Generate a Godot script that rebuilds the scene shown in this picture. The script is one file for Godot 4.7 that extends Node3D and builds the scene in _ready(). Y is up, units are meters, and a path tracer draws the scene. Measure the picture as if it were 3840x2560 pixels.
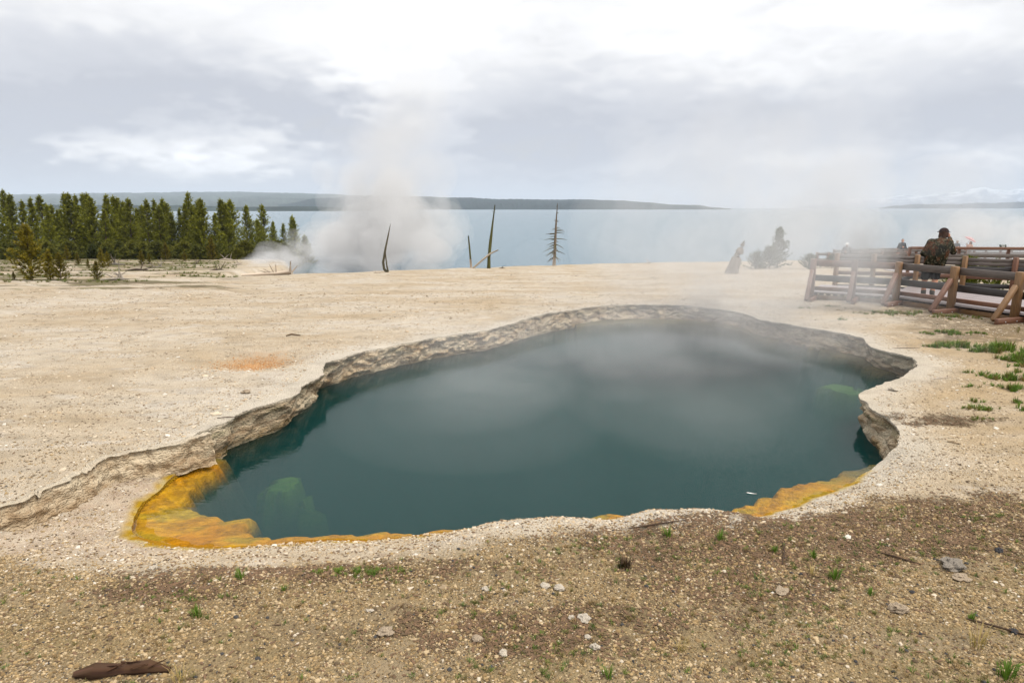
extends Node3D
# A hot spring by a lake: sinter plateau, deep pool, steam, pines, boardwalk with visitors.

const WATER := -0.36      # pool level
const LAKE := -2.6        # lake level
const CX := 1.0           # middle of the pool
const CZ := -10.0
const NU := 1800          # columns round the pool

var M := {}               # materials
var rng := RandomNumberGenerator.new()
var n_big := FastNoiseLite.new()
var n_mid := FastNoiseLite.new()
var n_fine := FastNoiseLite.new()
var n_cell := FastNoiseLite.new()
var t_rim := PackedFloat32Array()     # per column: radius of the waterline
var t_over := PackedFloat32Array()    # rim relative to the waterline (negative hangs over)
var t_hb := PackedFloat32Array()      # 1 cliff .. 0 gentle bank
var t_sw := PackedFloat32Array()      # width of a gentle bank
var t_shelf := PackedFloat32Array()   # width of the shallow ledge under water
var names := {}

func _ready() -> void:
	rng.seed = 7
	set_noise(n_big, 11, 0.22, 3)
	set_noise(n_mid, 12, 1.3, 3)
	set_noise(n_fine, 13, 7.0, 3)
	set_noise(n_cell, 14, 3.0, 2)
	n_cell.noise_type = FastNoiseLite.TYPE_CELLULAR
	camera_and_light()
	materials()
	pool_tables()
	ground()
	scarp()
	pool()
	lake_and_hills()
	trees()
	dead_wood()
	boardwalk()
	people()
	scatter()
	steam()

func set_noise(n: FastNoiseLite, s: int, f: float, o: int) -> void:
	n.seed = s
	n.noise_type = FastNoiseLite.TYPE_SIMPLEX_SMOOTH
	n.frequency = f
	n.fractal_octaves = o

# ------------------------------------------------------------------ camera, sky, sun

func camera_and_light() -> void:
	var cam := Camera3D.new()
	cam.name = "camera"
	add_child(cam)
	cam.fov = 2.0 * rad_to_deg(atan(784.0 / 1572.0))
	cam.position = Vector3(0, 2.45, 0)
	cam.rotation.x = -atan(307.0 / 1572.0)
	cam.near = 0.1
	cam.far = 30000.0
	cam.current = true
	var e := Environment.new()
	e.background_mode = Environment.BG_SKY
	e.tonemap_mode = Environment.TONE_MAPPER_LINEAR
	e.tonemap_exposure = 1.07
	e.sdfgi_enabled = true
	e.ssao_enabled = true
	e.ssil_enabled = true
	e.fog_enabled = true
	e.fog_density = 0.00015
	e.fog_light_color = lin(0.75, 0.86, 1.0)
	e.volumetric_fog_enabled = true
	e.volumetric_fog_density = 0.0
	var sky := Sky.new()
	var pm := PanoramaSkyMaterial.new()
	pm.panorama = sky_picture()
	sky.sky_material = pm
	e.sky = sky
	var we := WorldEnvironment.new()
	we.name = "environment"
	we.environment = e
	add_child(we)
	var sun := DirectionalLight3D.new()
	sun.name = "sun"
	add_child(sun)
	sun.light_energy = 1.3
	sun.light_angular_distance = 32.0
	sun.light_color = Color(1.0, 0.97, 0.92)
	sun.shadow_enabled = true
	sun.look_at_from_position(Vector3(14, 26, 6), Vector3.ZERO)

func sky_picture() -> ImageTexture:
	# an overcast sky: luminance rises towards the zenith, broken cloud bases low over the lake
	var w := 2560
	var h := 1280
	var im := Image.create_empty(w, h, false, Image.FORMAT_RGBF)
	im.fill(Color(0.55, 0.57, 0.60))
	var na := FastNoiseLite.new(); set_noise(na, 41, 1.7, 6)
	var nb := FastNoiseLite.new(); set_noise(nb, 42, 0.8, 3)
	var nw := FastNoiseLite.new(); set_noise(nw, 43, 3.0, 3)
	# cloud masses seen over the lake: azimuth, elevation, half width, half height (degrees), tone
	var blobs := [
		[-24.0, 7.6, 11.0, 2.6, -0.26], [-14.0, 6.0, 5.0, 1.8, -0.20], [-36.0, 4.6, 7.0, 3.2, -0.17], [-33.0, 11.0, 8.0, 2.0, -0.10],
		[-24.0, 4.1, 6.0, 1.6, 0.26], [-18.0, 4.6, 4.0, 1.3, 0.18], [-19.0, 3.0, 6.5, 0.7, 0.14], [-30.0, 4.9, 3.0, 1.3, 0.12],
		[2.5, 6.2, 5.5, 2.6, -0.22], [4.0, 4.6, 5.0, 1.0, -0.15], [13.0, 7.0, 4.5, 2.2, -0.12], [20.0, 6.8, 5.0, 2.4, -0.13],
		[34.0, 6.2, 6.5, 1.5, -0.24], [33.0, 9.0, 6.0, 1.6, -0.10], [20.0, 3.5, 9.0, 0.7, 0.10], [33.0, 3.6, 7.0, 0.7, 0.12],
		[-4.0, 12.5, 13.0, 3.0, 0.06], [22.0, 13.0, 14.0, 3.0, 0.08], [8.0, 2.2, 16.0, 0.45, -0.07], [-10.0, 9.5, 6.0, 2.2, 0.10],
	]
	for j in range(h / 2 + 2):
		var el := (0.5 - (j + 0.5) / h) * PI
		var se := sin(el)
		var ce := cos(el)
		var eld := rad_to_deg(el)
		var step := 1 if eld < 22.0 else (2 if eld < 55.0 else 4)
		for i in range(0, w, step):
			var az := wrapf((i + 0.5) / w * TAU, -PI, PI)
			var x := sin(az) * ce
			var z := -cos(az) * ce
			# clouds lie in a layer: look the noise up where the ray meets it
			var k := 1.0 / (maxf(se, 0.0) + 0.16)
			var px := x * k
			var pz := z * k
			var wx := nw.get_noise_2d(px, pz) * 0.22
			var lay := smooth(14.0, 30.0, eld)
			var a := na.get_noise_3d(x * 3.2 + wx, se * 7.5, z * 3.2 - wx)
			var b := nb.get_noise_3d(x * 2.0, se * 6.0 + 3.0, z * 2.0)
			if lay > 0.0:
				a = lerpf(a, na.get_noise_2d(px + wx, pz - wx), lay)
				b = lerpf(b, nb.get_noise_2d(px, pz), lay)
			var tone := (0.15 * a + 0.16 * b) * (0.5 + 0.5 * smooth(0.0, 6.0, eld))
			var lum := 0.62 * (1.0 + 2.1 * se)
			if eld < 22.0 and absf(az) < 0.9:
				var azd := rad_to_deg(az)
				var ww := nw.get_noise_3d(x * 6.0, se * 16.0, z * 6.0)
				var sh := 0.0
				for q in blobs:
					var u: float = (azd - q[0] + ww * 4.0 + a * 3.0) / q[2]
					var v: float = (eld - q[1] + ww * 0.9 + a * 1.1) / q[3]
					var d := u * u + v * v
					if d < 6.0:
						sh += q[4] * exp(-d * (1.0 + 0.5 * a))
				lum += sh * (1.3 + 1.7 * a + 0.7 * b)
			lum *= 1.0 + tone
			var haze := exp(-maxf(eld, 0.0) / 2.2)
			lum = lerpf(lum, 0.69, haze * 0.45)
			# darker bases are bluer
			var cool := clampf((0.88 - lum) / 0.4, 0.0, 1.0)
			var c := Color(lum * (1.0 - 0.10 * cool), lum * (1.0 - 0.055 * cool), lum * (1.015 + 0.06 * cool))
			for s in step:
				if i + s < w:
					im.set_pixel(i + s, j, c)
	return ImageTexture.create_from_image(im)

# ------------------------------------------------------------------ helpers

func lin(r: float, g: float, b: float, a := 1.0) -> Color:
	return Color(r, g, b, a).linear_to_srgb()

func noise_tex(s: int, f: float, oct: int, size: int, lo: Color, hi: Color, kind := FastNoiseLite.TYPE_SIMPLEX_SMOOTH, stops := []) -> NoiseTexture2D:
	var n := FastNoiseLite.new()
	set_noise(n, s, f, oct)
	n.noise_type = kind
	var t := NoiseTexture2D.new()
	t.width = size
	t.height = size
	t.seamless = true
	t.noise = n
	var g := Gradient.new()
	g.set_color(0, lo)
	g.set_color(1, hi)
	for q in stops:
		g.add_point(q[0], q[1])
	t.color_ramp = g
	return t

func flat_mat(called: String, c: Color, rough := 0.85, spec := 0.3) -> StandardMaterial3D:
	var m := StandardMaterial3D.new()
	m.resource_name = called
	m.albedo_color = c
	m.roughness = rough
	m.metallic_specular = spec
	M[called] = m
	return m

func vc_mat(called: String, rough := 0.9, spec := 0.25) -> StandardMaterial3D:
	var m := flat_mat(called, Color.WHITE, rough, spec)
	m.vertex_color_use_as_albedo = true
	return m

func grey(v: float) -> Color:
	return Color(v, v, v).linear_to_srgb()

func materials() -> void:
	# ground: colour from the vertices, grain from two layers of noise
	var g := vc_mat("sinter", 0.95, 0.2)
	g.albedo_texture = noise_tex(21, 0.045, 5, 1024, grey(0.62), grey(1.0), FastNoiseLite.TYPE_SIMPLEX_SMOOTH, [[0.35, grey(0.86)], [0.6, grey(0.96)]])
	g.uv1_triplanar = true
	g.uv1_world_triplanar = true
	g.uv1_scale = Vector3.ONE * 0.62
	g.detail_enabled = true
	g.detail_blend_mode = BaseMaterial3D.BLEND_MODE_MUL
	g.detail_uv_layer = BaseMaterial3D.DETAIL_UV_2
	g.detail_albedo = noise_tex(22, 0.012, 6, 1024, grey(0.72), grey(1.0), FastNoiseLite.TYPE_SIMPLEX_SMOOTH, [[0.45, grey(0.93)]])
	g.uv2_triplanar = true
	g.uv2_world_triplanar = true
	g.uv2_scale = Vector3(0.11, 0.11, 0.17)
	g.heightmap_enabled = true
	g.heightmap_texture = noise_tex(23, 0.06, 5, 1024, Color.BLACK, Color.WHITE)
	g.heightmap_scale = 2.2
	var b := vc_mat("bank_rock", 0.9, 0.25)
	b.albedo_texture = noise_tex(24, 0.03, 6, 1024, grey(0.6), grey(1.0), FastNoiseLite.TYPE_SIMPLEX_SMOOTH, [[0.45, grey(0.9)]])
	b.uv1_triplanar = true
	b.uv1_world_triplanar = true
	b.uv1_scale = Vector3(0.9, 1.3, 0.9)
	b.heightmap_enabled = true
	b.heightmap_texture = noise_tex(25, 0.03, 6, 1024, Color.BLACK, Color.WHITE)
	b.heightmap_scale = 4.0
	var bed := vc_mat("pool_rock", 0.7, 0.2)
	bed.albedo_texture = b.albedo_texture
	bed.uv1_triplanar = true
	bed.uv1_world_triplanar = true
	bed.uv1_scale = Vector3.ONE * 0.8
	bed.heightmap_enabled = true
	bed.heightmap_texture = b.heightmap_texture
	bed.heightmap_scale = 2.0
	# pool water: a clear sheet, the colour comes from the murk below it
	var w := flat_mat("pool_surface", Color(1, 1, 1, 0.0), 0.03, 0.31)
	w.transparency = BaseMaterial3D.TRANSPARENCY_ALPHA
	w.heightmap_enabled = true
	w.heightmap_texture = noise_tex(26, 0.02, 3, 512, Color.BLACK, Color.WHITE)
	w.heightmap_scale = 0.12
	w.uv1_triplanar = true
	w.uv1_world_triplanar = true
	w.uv1_scale = Vector3(0.5, 0.5, 1.1)
	var lw := flat_mat("lake_surface", lin(0.06, 0.11, 0.14), 0.2, 0.42)
	lw.heightmap_enabled = true
	lw.heightmap_texture = noise_tex(27, 0.02, 5, 1024, Color.BLACK, Color.WHITE)
	lw.heightmap_scale = 9.0
	lw.uv1_triplanar = true
	lw.uv1_world_triplanar = true
	lw.uv1_scale = Vector3(0.04, 0.04, 0.12)
	vc_mat("needles", 0.75, 0.3).backlight_enabled = true
	M.needles.backlight = lin(0.12, 0.16, 0.03)
	vc_mat("bark", 0.95, 0.2)
	vc_mat("stone", 0.92, 0.25)
	vc_mat("blade", 0.7, 0.35).backlight_enabled = true
	M.blade.backlight = lin(0.2, 0.3, 0.05)
	vc_mat("forest", 1.0, 0.1)
	vc_mat("cloth", 0.9, 0.2)
	# wet boards in four tones, grain along the board's own x axis
	var tones := {"wood_grey": [0.085, 0.066, 0.055], "wood_brown": [0.125, 0.050, 0.023], "wood_tan": [0.165, 0.085, 0.030], "wood_dark": [0.028, 0.023, 0.021], "wood_deck": [0.27, 0.23, 0.225]}
	var grain := noise_tex(28, 0.02, 5, 512, grey(0.35), grey(1.0), FastNoiseLite.TYPE_SIMPLEX_SMOOTH, [[0.5, grey(0.8)]])
	var gh_ := noise_tex(29, 0.02, 5, 512, Color.BLACK, Color.WHITE)
	for k in tones:
		var t: Array = tones[k]
		var m := flat_mat(k, lin(t[0] * 1.25, t[1] * 1.25, t[2] * 1.25), 0.32 if k == "wood_deck" else 0.55, 0.5)
		m.albedo_texture = grain
		m.uv1_triplanar = true
		m.uv1_scale = Vector3(0.35, 4.0, 4.0)
		m.heightmap_enabled = true
		m.heightmap_texture = gh_
		m.heightmap_scale = 0.5
	flat_mat("bolt_steel", lin(0.45, 0.45, 0.45), 0.4, 0.5).metallic = 0.9
	flat_mat("sign_green", lin(0.03, 0.045, 0.04), 0.5)
	flat_mat("sign_white", lin(0.8, 0.8, 0.78), 0.6)

func unique(called: String) -> String:
	if not names.has(called):
		names[called] = 0
		return called
	names[called] += 1
	return "%s_%03d" % [called, names[called]]

func tag(o: Node, label := "", category := "", group := "", kind := "") -> Node:
	if label: o.set_meta("label", label)
	if category: o.set_meta("category", category)
	if group: o.set_meta("group", group)
	if kind: o.set_meta("kind", kind)
	return o

func thing(called: String, at: Vector3, turn := 0.0) -> Node3D:
	var o := Node3D.new()
	o.name = unique(called)
	add_child(o)
	o.position = at
	o.rotation.y = turn
	return o

func part(called: String, mesh: Mesh, m: Material, parent: Node3D, t := Transform3D()) -> MeshInstance3D:
	var o := MeshInstance3D.new()
	o.name = called if parent != self else unique(called)
	o.mesh = mesh
	o.material_override = m
	parent.add_child(o, true)
	o.transform = t
	return o

func structure(called: String, mesh: Mesh, m: Material, label: String) -> MeshInstance3D:
	var o := part(called, mesh, m, self)
	tag(o, label, "", "", "structure")
	return o

func arrays_mesh(v: PackedVector3Array, idx: PackedInt32Array, c := PackedColorArray(), nrm := PackedVector3Array()) -> ArrayMesh:
	var a := []
	a.resize(Mesh.ARRAY_MAX)
	a[Mesh.ARRAY_VERTEX] = v
	if c.size(): a[Mesh.ARRAY_COLOR] = c
	if nrm.size(): a[Mesh.ARRAY_NORMAL] = nrm
	a[Mesh.ARRAY_INDEX] = idx
	var am := ArrayMesh.new()
	am.add_surface_from_arrays(Mesh.PRIMITIVE_TRIANGLES, a)
	return am

# a lattice of rows by columns; closed when the last column meets the first
func lattice(v: PackedVector3Array, c: PackedColorArray, rows: int, cols: int, closed: bool, flip := false) -> ArrayMesh:
	var idx := PackedInt32Array()
	var last := cols if closed else cols - 1
	idx.resize((rows - 1) * last * 6)
	var p := 0
	for r in rows - 1:
		var o := r * cols
		for i in last:
			var k := i + 1 if i + 1 < cols else 0
			var a := o + i
			var b := o + k
			var d := o + cols + i
			var f := o + cols + k
			if not flip:
				idx[p] = a; idx[p + 1] = d; idx[p + 2] = b
				idx[p + 3] = b; idx[p + 4] = d; idx[p + 5] = f
			else:
				idx[p] = a; idx[p + 1] = b; idx[p + 2] = d
				idx[p + 3] = b; idx[p + 4] = f; idx[p + 5] = d
			p += 6
	var nrm := PackedVector3Array()
	nrm.resize(v.size())
	var sg := -1.0 if flip else 1.0
	for r in rows:
		var up := maxi(r - 1, 0) * cols
		var dn := mini(r + 1, rows - 1) * cols
		var o := r * cols
		for i in cols:
			var l := i - 1
			var k := i + 1
			if l < 0: l = cols - 1 if closed else 0
			if k >= cols: k = 0 if closed else cols - 1
			nrm[o + i] = (v[o + k] - v[o + l]).cross(v[dn + i] - v[up + i]).normalized() * sg
	return arrays_mesh(v, idx, c, nrm)

func smooth(a: float, b: float, x: float) -> float:
	return smoothstep(a, b, x)

# tapered tube along points, vertex colours c0..c1
func tube(st: SurfaceTool, pts: Array, radii: Array, sides: int, c: Color, wobble := 0.0) -> void:
	var prev: Array = []
	for i in pts.size():
		var d: Vector3
		if i == 0: d = pts[1] - pts[0]
		elif i == pts.size() - 1: d = pts[i] - pts[i - 1]
		else: d = pts[i + 1] - pts[i - 1]
		d = d.normalized()
		var sx := d.cross(Vector3.UP if absf(d.y) < 0.95 else Vector3.RIGHT).normalized()
		var sy := sx.cross(d)
		var ring: Array = []
		for k in sides:
			var a := TAU * k / sides
			var r: float = radii[i] * (1.0 + wobble * rng.randf_range(-1, 1))
			ring.append(pts[i] + (sx * cos(a) + sy * sin(a)) * r)
		if i:
			for k in sides:
				var q := (k + 1) % sides
				var cc := c * rng.randf_range(0.8, 1.15)
				cc.a = 1
				st.set_color(cc)
				for p in [prev[k], ring[k], ring[q], prev[k], ring[q], prev[q]]:
					st.add_vertex(p)
		prev = ring
	st.set_color(c)
	for k in sides - 2:
		for p in [prev[0], prev[k + 1], prev[k + 2]]:
			st.add_vertex(p)

func start() -> SurfaceTool:
	var st := SurfaceTool.new()
	st.begin(Mesh.PRIMITIVE_TRIANGLES)
	return st

func finish(st: SurfaceTool) -> ArrayMesh:
	st.generate_normals()
	return st.commit()

# box with chamfered edges, centred
func board(size: Vector3, ch := 0.008) -> ArrayMesh:
	var st := start()
	var h := size * 0.5
	ch = minf(ch, minf(h.x, minf(h.y, h.z)) * 0.4)
	var pts: Array = []
	# 24 points: each corner has three, one per face
	var face := func(ax: int, s: float) -> Array:
		var o: Array = []
		var b := (ax + 1) % 3
		var c := (ax + 2) % 3
		for q in [[-1, -1], [1, -1], [1, 1], [-1, 1]]:
			var p := Vector3()
			p[ax] = s * h[ax]
			p[b] = q[0] * (h[b] - ch)
			p[c] = q[1] * (h[c] - ch)
			o.append(p)
		return o
	var quad := func(a: Vector3, b: Vector3, c: Vector3, d: Vector3) -> void:
		var n := (b - a).cross(c - a)
		var l := [a, b, c, a, c, d] if n.dot(a + b + c + d) < 0 else [a, c, b, a, d, c]
		for p in l: st.add_vertex(p)
	for ax in 3:
		for s in [-1.0, 1.0]:
			var f: Array = face.call(ax, s)
			quad.call(f[0], f[1], f[2], f[3])
	# edges
	for ax in 3:
		var b := (ax + 1) % 3
		var c := (ax + 2) % 3
		for sb in [-1.0, 1.0]:
			for sc in [-1.0, 1.0]:
				var p: Array = []
				for q in [[0, -1.0], [0, 1.0], [1, 1.0], [1, -1.0]]:
					var v := Vector3()
					v[ax] = q[1] * (h[ax] - ch)
					v[b] = sb * (h[b] if q[0] == 0 else h[b] - ch)
					v[c] = sc * (h[c] - ch if q[0] == 0 else h[c])
					p.append(v)
				quad.call(p[0], p[1], p[2], p[3])
	for sx in [-1.0, 1.0]:
		for sy in [-1.0, 1.0]:
			for sz in [-1.0, 1.0]:
				var a := Vector3(sx * h.x, sy * (h.y - ch), sz * (h.z - ch))
				var b := Vector3(sx * (h.x - ch), sy * h.y, sz * (h.z - ch))
				var c := Vector3(sx * (h.x - ch), sy * (h.y - ch), sz * h.z)
				var n := (b - a).cross(c - a)
				for p in ([a, b, c] if n.dot(a) < 0 else [a, c, b]): st.add_vertex(p)
	return finish(st)

# ------------------------------------------------------------------ terrain

func pool_tables() -> void:
	# waterline round the pool: x, z, rim offset, cliff share, bank width, ledge width
	var P := [
		[4.15, -7.22, 0.12, 0.75, 0.5, 0.14], [3.82, -6.87, 0.02, 0.25, 0.8, 0.30], [3.13, -6.37, 0.02, 0.06, 1.0, 0.44], [2.54, -5.97, 0.02, 0.06, 1.0, 0.40],
		[2.08, -5.80, 0.02, 0.06, 1.0, 0.32], [1.63, -5.86, 0.02, 0.10, 0.75, 0.06], [1.22, -5.86, 0.02, 0.10, 0.75, 0.06], [0.87, -5.80, 0.02, 0.03, 1.1, 0.36], [0.49, -5.76, 0.02, 0.08, 0.8, 0.07],
		[0.0, -5.70, 0.02, 0.06, 0.85, 0.05], [-0.38, -5.62, 0.02, 0.03, 1.2, 0.14], [-0.83, -5.52, 0.02, 0.0, 1.35, 0.24], [-1.19, -5.44, 0.02, 0.0, 1.4, 0.30], [-1.79, -5.42, 0.02, 0.0, 1.45, 0.30],
		[-2.23, -5.33, 0.02, 0.0, 1.45, 0.34], [-2.71, -5.34, 0.02, 0.0, 1.5, 0.55], [-3.02, -5.42, 0.02, 0.0, 1.6, 0.70], [-3.32, -5.55, 0.02, 0.0, 2.2, 0.60], [-3.52, -6.12, 0.02, 0.0, 2.4, 0.42],
		[-3.53, -6.47, 0.02, 0.0, 2.2, 0.30], [-3.53, -6.85, 0.02, 0.1, 1.5, 0.25], [-3.45, -7.25, 0.0, 0.9, 0.4, 0.25], [-3.36, -7.6, -0.06, 1.0, 0.3, 0.12], [-3.36, -8.05, -0.14, 1.0, 0.3, 0.05],
		[-3.05, -8.65, -0.16, 1.0, 0.3, 0.05], [-3.05, -9.2, -0.12, 1.0, 0.3, 0.05], [-2.95, -9.9, -0.12, 1.0, 0.3, 0.05], [-3.02, -10.7, -0.12, 1.0, 0.3, 0.05], [-2.60, -11.58, -0.05, 1.0, 0.3, 0.08],
		[-1.55, -12.9, -0.04, 1.0, 0.3, 0.08], [-0.35, -14.0, -0.02, 1.0, 0.3, 0.08], [1.2, -16.15, 0.0, 1.0, 0.3, 0.12], [2.49, -17.2, 0.05, 1.0, 0.4, 0.35], [4.15, -17.25, 0.05, 1.0, 0.4, 0.4],
		[5.35, -16.5, 0.0, 1.0, 0.3, 0.25], [5.55, -15.2, 0.0, 1.0, 0.3, 0.2], [6.0, -14.2, 0.0, 1.0, 0.3, 0.12], [6.66, -12.9, -0.05, 1.0, 0.3, 0.25], [6.52, -11.9, -0.14, 1.0, 0.3, 0.2],
		[6.75, -11.0, -0.18, 1.0, 0.3, 0.05], [6.25, -10.1, -0.18, 1.0, 0.3, 0.05], [4.95, -9.0, -0.16, 1.0, 0.3, 0.05], [4.55, -8.35, -0.02, 1.0, 0.3, 0.05], [4.35, -7.7, 0.10, 0.97, 0.35, 0.06],
	]
	var th: Array = []
	for q in P:
		var a := atan2(q[1] - CZ, q[0] - CX)
		th.append([a, Vector2(q[0] - CX, q[1] - CZ).length(), q[2], q[3], q[4], q[5]])
	th.sort_custom(func(a, b): return a[0] < b[0])
	var n := th.size()
	for t in [t_rim, t_over, t_hb, t_sw, t_shelf]:
		t.resize(NU)
	var j := 0
	for i in NU:
		var a := -PI + TAU * i / NU
		j = 0
		while j < n and th[j][0] <= a:
			j += 1
		var p1: Array = th[(j - 1 + n) % n]
		var p2: Array = th[j % n]
		var p0: Array = th[(j - 2 + n) % n]
		var p3: Array = th[(j + 1) % n]
		var span := fposmod(p2[0] - p1[0], TAU)
		var f := fposmod(a - p1[0], TAU) / maxf(span, 1e-5)
		var s0 := fposmod(p1[0] - p0[0], TAU)
		var s2 := fposmod(p3[0] - p2[0], TAU)
		var m1: float = (p2[1] - p0[1]) / (span + s0) * span
		var m2: float = (p3[1] - p1[1]) / (span + s2) * span
		var f2 := f * f
		var f3 := f2 * f
		var r: float = p1[1] * (2 * f3 - 3 * f2 + 1) + m1 * (f3 - 2 * f2 + f) + p2[1] * (3 * f2 - 2 * f3) + m2 * (f3 - f2)
		var ca := cos(a)
		var sa := sin(a)
		var g := f * f * (3 - 2 * f)
		t_hb[i] = lerpf(p1[3], p2[3], g)
		var jag := 0.35 + 0.65 * t_hb[i]
		var x := CX + ca * r
		var z := CZ + sa * r
		r += jag * (0.10 * n_mid.get_noise_2d(x * 0.9, z * 0.9) + 0.02 * n_fine.get_noise_2d(x, z))
		t_rim[i] = r
		t_over[i] = lerpf(p1[2], p2[2], g)
		t_sw[i] = lerpf(p1[4], p2[4], g)
		t_shelf[i] = maxf(0.03, lerpf(p1[5], p2[5], g) * (1.0 + 0.35 * n_mid.get_noise_2d(x * 1.5 + 9.0, z * 1.5)))

func col_at(x: float, z: float) -> float:
	return fposmod((atan2(z - CZ, x - CX) + PI) / TAU * NU, NU)

func tab(t: PackedFloat32Array, c: float) -> float:
	var i := int(c) % NU
	return lerpf(t[i], t[(i + 1) % NU], c - floorf(c))

# distance outward from the waterline, along the ray from the pool's middle
func outward(x: float, z: float) -> float:
	return Vector2(x - CX, z - CZ).length() - tab(t_rim, col_at(x, z))

const SCARP := [Vector2(-3.30, -7.28), Vector2(-3.58, -6.83), Vector2(-3.88, -6.66), Vector2(-4.04, -6.44), Vector2(-4.05, -5.84), Vector2(-4.17, -5.51), Vector2(-4.25, -5.28), Vector2(-4.55, -4.9), Vector2(-5.2, -4.4)]

# above zero on the pool's side of the low scarp that bounds the apron
func scarp_side(x: float, z: float) -> float:
	var p := Vector2(x, z)
	var best := 1e9
	var s := 1.0
	for i in SCARP.size() - 1:
		var a: Vector2 = SCARP[i]
		var b: Vector2 = SCARP[i + 1]
		var ab := b - a
		var t := clampf((p - a).dot(ab) / ab.length_squared(), 0.0, 1.0)
		var d := p.distance_to(a + ab * t)
		if d < best:
			best = d
			s = -signf(ab.cross(p - a))
	return best * s

func crest(x: float) -> float:
	# how far out the plateau's edge lies
	var K := [[-11.5, 28.6], [-9.3, 30.7], [-5.8, 32.8], [0.0, 37.1], [5.8, 40.8], [20.0, 46.0], [60.0, 52.0]]
	if x <= K[0][0]: return K[0][1] + (x + 11.5) * 0.5
	for i in K.size() - 1:
		if x < K[i + 1][0]:
			return lerpf(K[i][1], K[i + 1][1], (x - K[i][0]) / (K[i + 1][0] - K[i][0]))
	return 52.0

# the land without the pool
func land(x: float, z: float) -> float:
	var d := -z
	var y := 0.0
	if d > 15.0:
		var q := maxf(0.0, d - 18.0)
		var yp := -0.035 * q
		var c := crest(x)
		if d > c:
			yp -= 0.30 * (d - c) * smooth(0.0, 1.5, d - c)
		var thr := lerpf(0.385, 0.265, smooth(27.0, 44.0, d))
		var wl := smooth(thr, thr + 0.07, -x / d)
		var yl := -0.0487 * maxf(0.0, d - 21.0)
		if d > 66.0: yl -= 0.09 * (d - 66.0)
		y = lerpf(yp, yl, wl)
		y = maxf(y, -5.0)
	y += 0.05 * n_big.get_noise_2d(x, z) * smooth(3.0, 14.0, absf(d) + absf(x))
	return y

func height(x: float, z: float) -> float:
	var y := land(x, z)
	var dx := x - CX
	var dz := z - CZ
	var rho := sqrt(dx * dx + dz * dz)
	if rho > 14.0:
		return y
	var c := col_at(x, z)
	var s := rho - tab(t_rim, c)
	var hb := tab(t_hb, c)
	var sw := tab(t_sw, c)
	var drop := 1.0 - hb
	var t := clampf(s / sw, 0.0, 1.0)
	var low := y - WATER - 0.02
	var k := drop * low * pow(1.0 - t, 1.7 - 0.4 * smooth(0.9, 1.3, sw))
	if x < -2.6 and z > -8.0 and z < -4.2:
		# the pale apron below the scarp
		var side := scarp_side(x, z)
		var w := 1.0 - smooth(-6.0, -4.9, z + 0.25 * n_mid.get_noise_2d(x, z))
		var ap := (0.31 - 0.08 * clampf(s, 0.0, 1.5)) * smooth(-4.75, -5.35, z - 0.12 * (x + 3.5)) * smooth(2.4, 1.5, s)
		k = maxf(k, ap)
		var j := 0.05 * n_mid.get_noise_2d(x * 2.0, z * 2.0) + 0.02 * n_fine.get_noise_2d(x, z)
		k *= smooth(-0.06, 0.01, side + j)
		w = w
	y -= k
	# vent hollow with orange crust
	var v := Vector2((x + 4.3) / 0.85, (z + 10.95) / 0.75).length()
	if v < 2.2:
		y -= 0.10 * exp(-v * v * 1.4)
		y += 0.025 * exp(-pow((v - 1.45) * 3.0, 2.0))
	# the lip of the pool stands a little proud
	if s < 1.2:
		y += 0.02 * hb * exp(-pow(s * 2.2, 2.0)) 
	y += 0.010 * n_mid.get_noise_2d(x * 2.0, z * 2.0) + 0.004 * n_fine.get_noise_2d(x, z)
	return y

func mixc(a: Color, b: Color, t: float) -> Color:
	return a.lerp(b, clampf(t, 0.0, 1.0))

const SINTER := Color(0.525, 0.450, 0.350)
const SAND := Color(0.445, 0.352, 0.238)
const TAN := Color(0.40, 0.285, 0.150)
const GRAVEL := Color(0.235, 0.168, 0.078)
const SOIL := Color(0.095, 0.068, 0.040)
const OCHRE := Color(0.30, 0.128, 0.003)
const YELLOW := Color(0.38, 0.225, 0.010)

# where the coarse gravel of the near side starts
func gravel_share(x: float, z: float) -> float:
	var K := [[-5.0, -5.2], [-4.0, -4.95], [-3.2, -4.55], [-2.1, -4.45], [-0.9, -4.65], [0.4, -4.95], [1.1, -5.1], [1.8, -5.1], [2.65, -5.45], [3.2, -5.75], [3.7, -5.6], [4.6, -5.65], [7.0, -5.9]]
	var zl := -5.2
	for i in K.size() - 1:
		if x >= K[i][0] and x < K[i + 1][0]:
			zl = lerpf(K[i][1], K[i + 1][1], (x - K[i][0]) / (K[i + 1][0] - K[i][0]))
	if x >= 7.0: zl = -5.9
	return smooth(-0.10, 0.35, z - zl + 0.16 * n_mid.get_noise_2d(x * 1.4, z * 1.4) + 0.06 * n_fine.get_noise_2d(x, z))

const DEBRIS := [[1.5, -4.75, 1.1, 0.30], [-1.3, -4.32, 1.2, 0.16], [0.1, -3.65, 1.0, 0.25], [3.3, -5.1, 1.6, 0.45], [1.6, -4.15, 0.8, 0.3], [4.9, -7.75, 0.9, 0.22], [-2.2, -4.05, 0.5, 0.2], [2.6, -4.8, 1.2, 0.35], [5.4, -5.2, 1.4, 0.5]]

func debris_share(x: float, z: float) -> float:
	var v := 0.0
	for q in DEBRIS:
		var u: float = (x - q[0]) / q[2]
		var w: float = (z - q[1]) / q[3]
		v += exp(-(u * u + w * w))
	v *= 0.75 + 0.9 * n_mid.get_noise_2d(x * 2.2, z * 2.2)
	return clampf(v, 0.0, 1.0)

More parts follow.
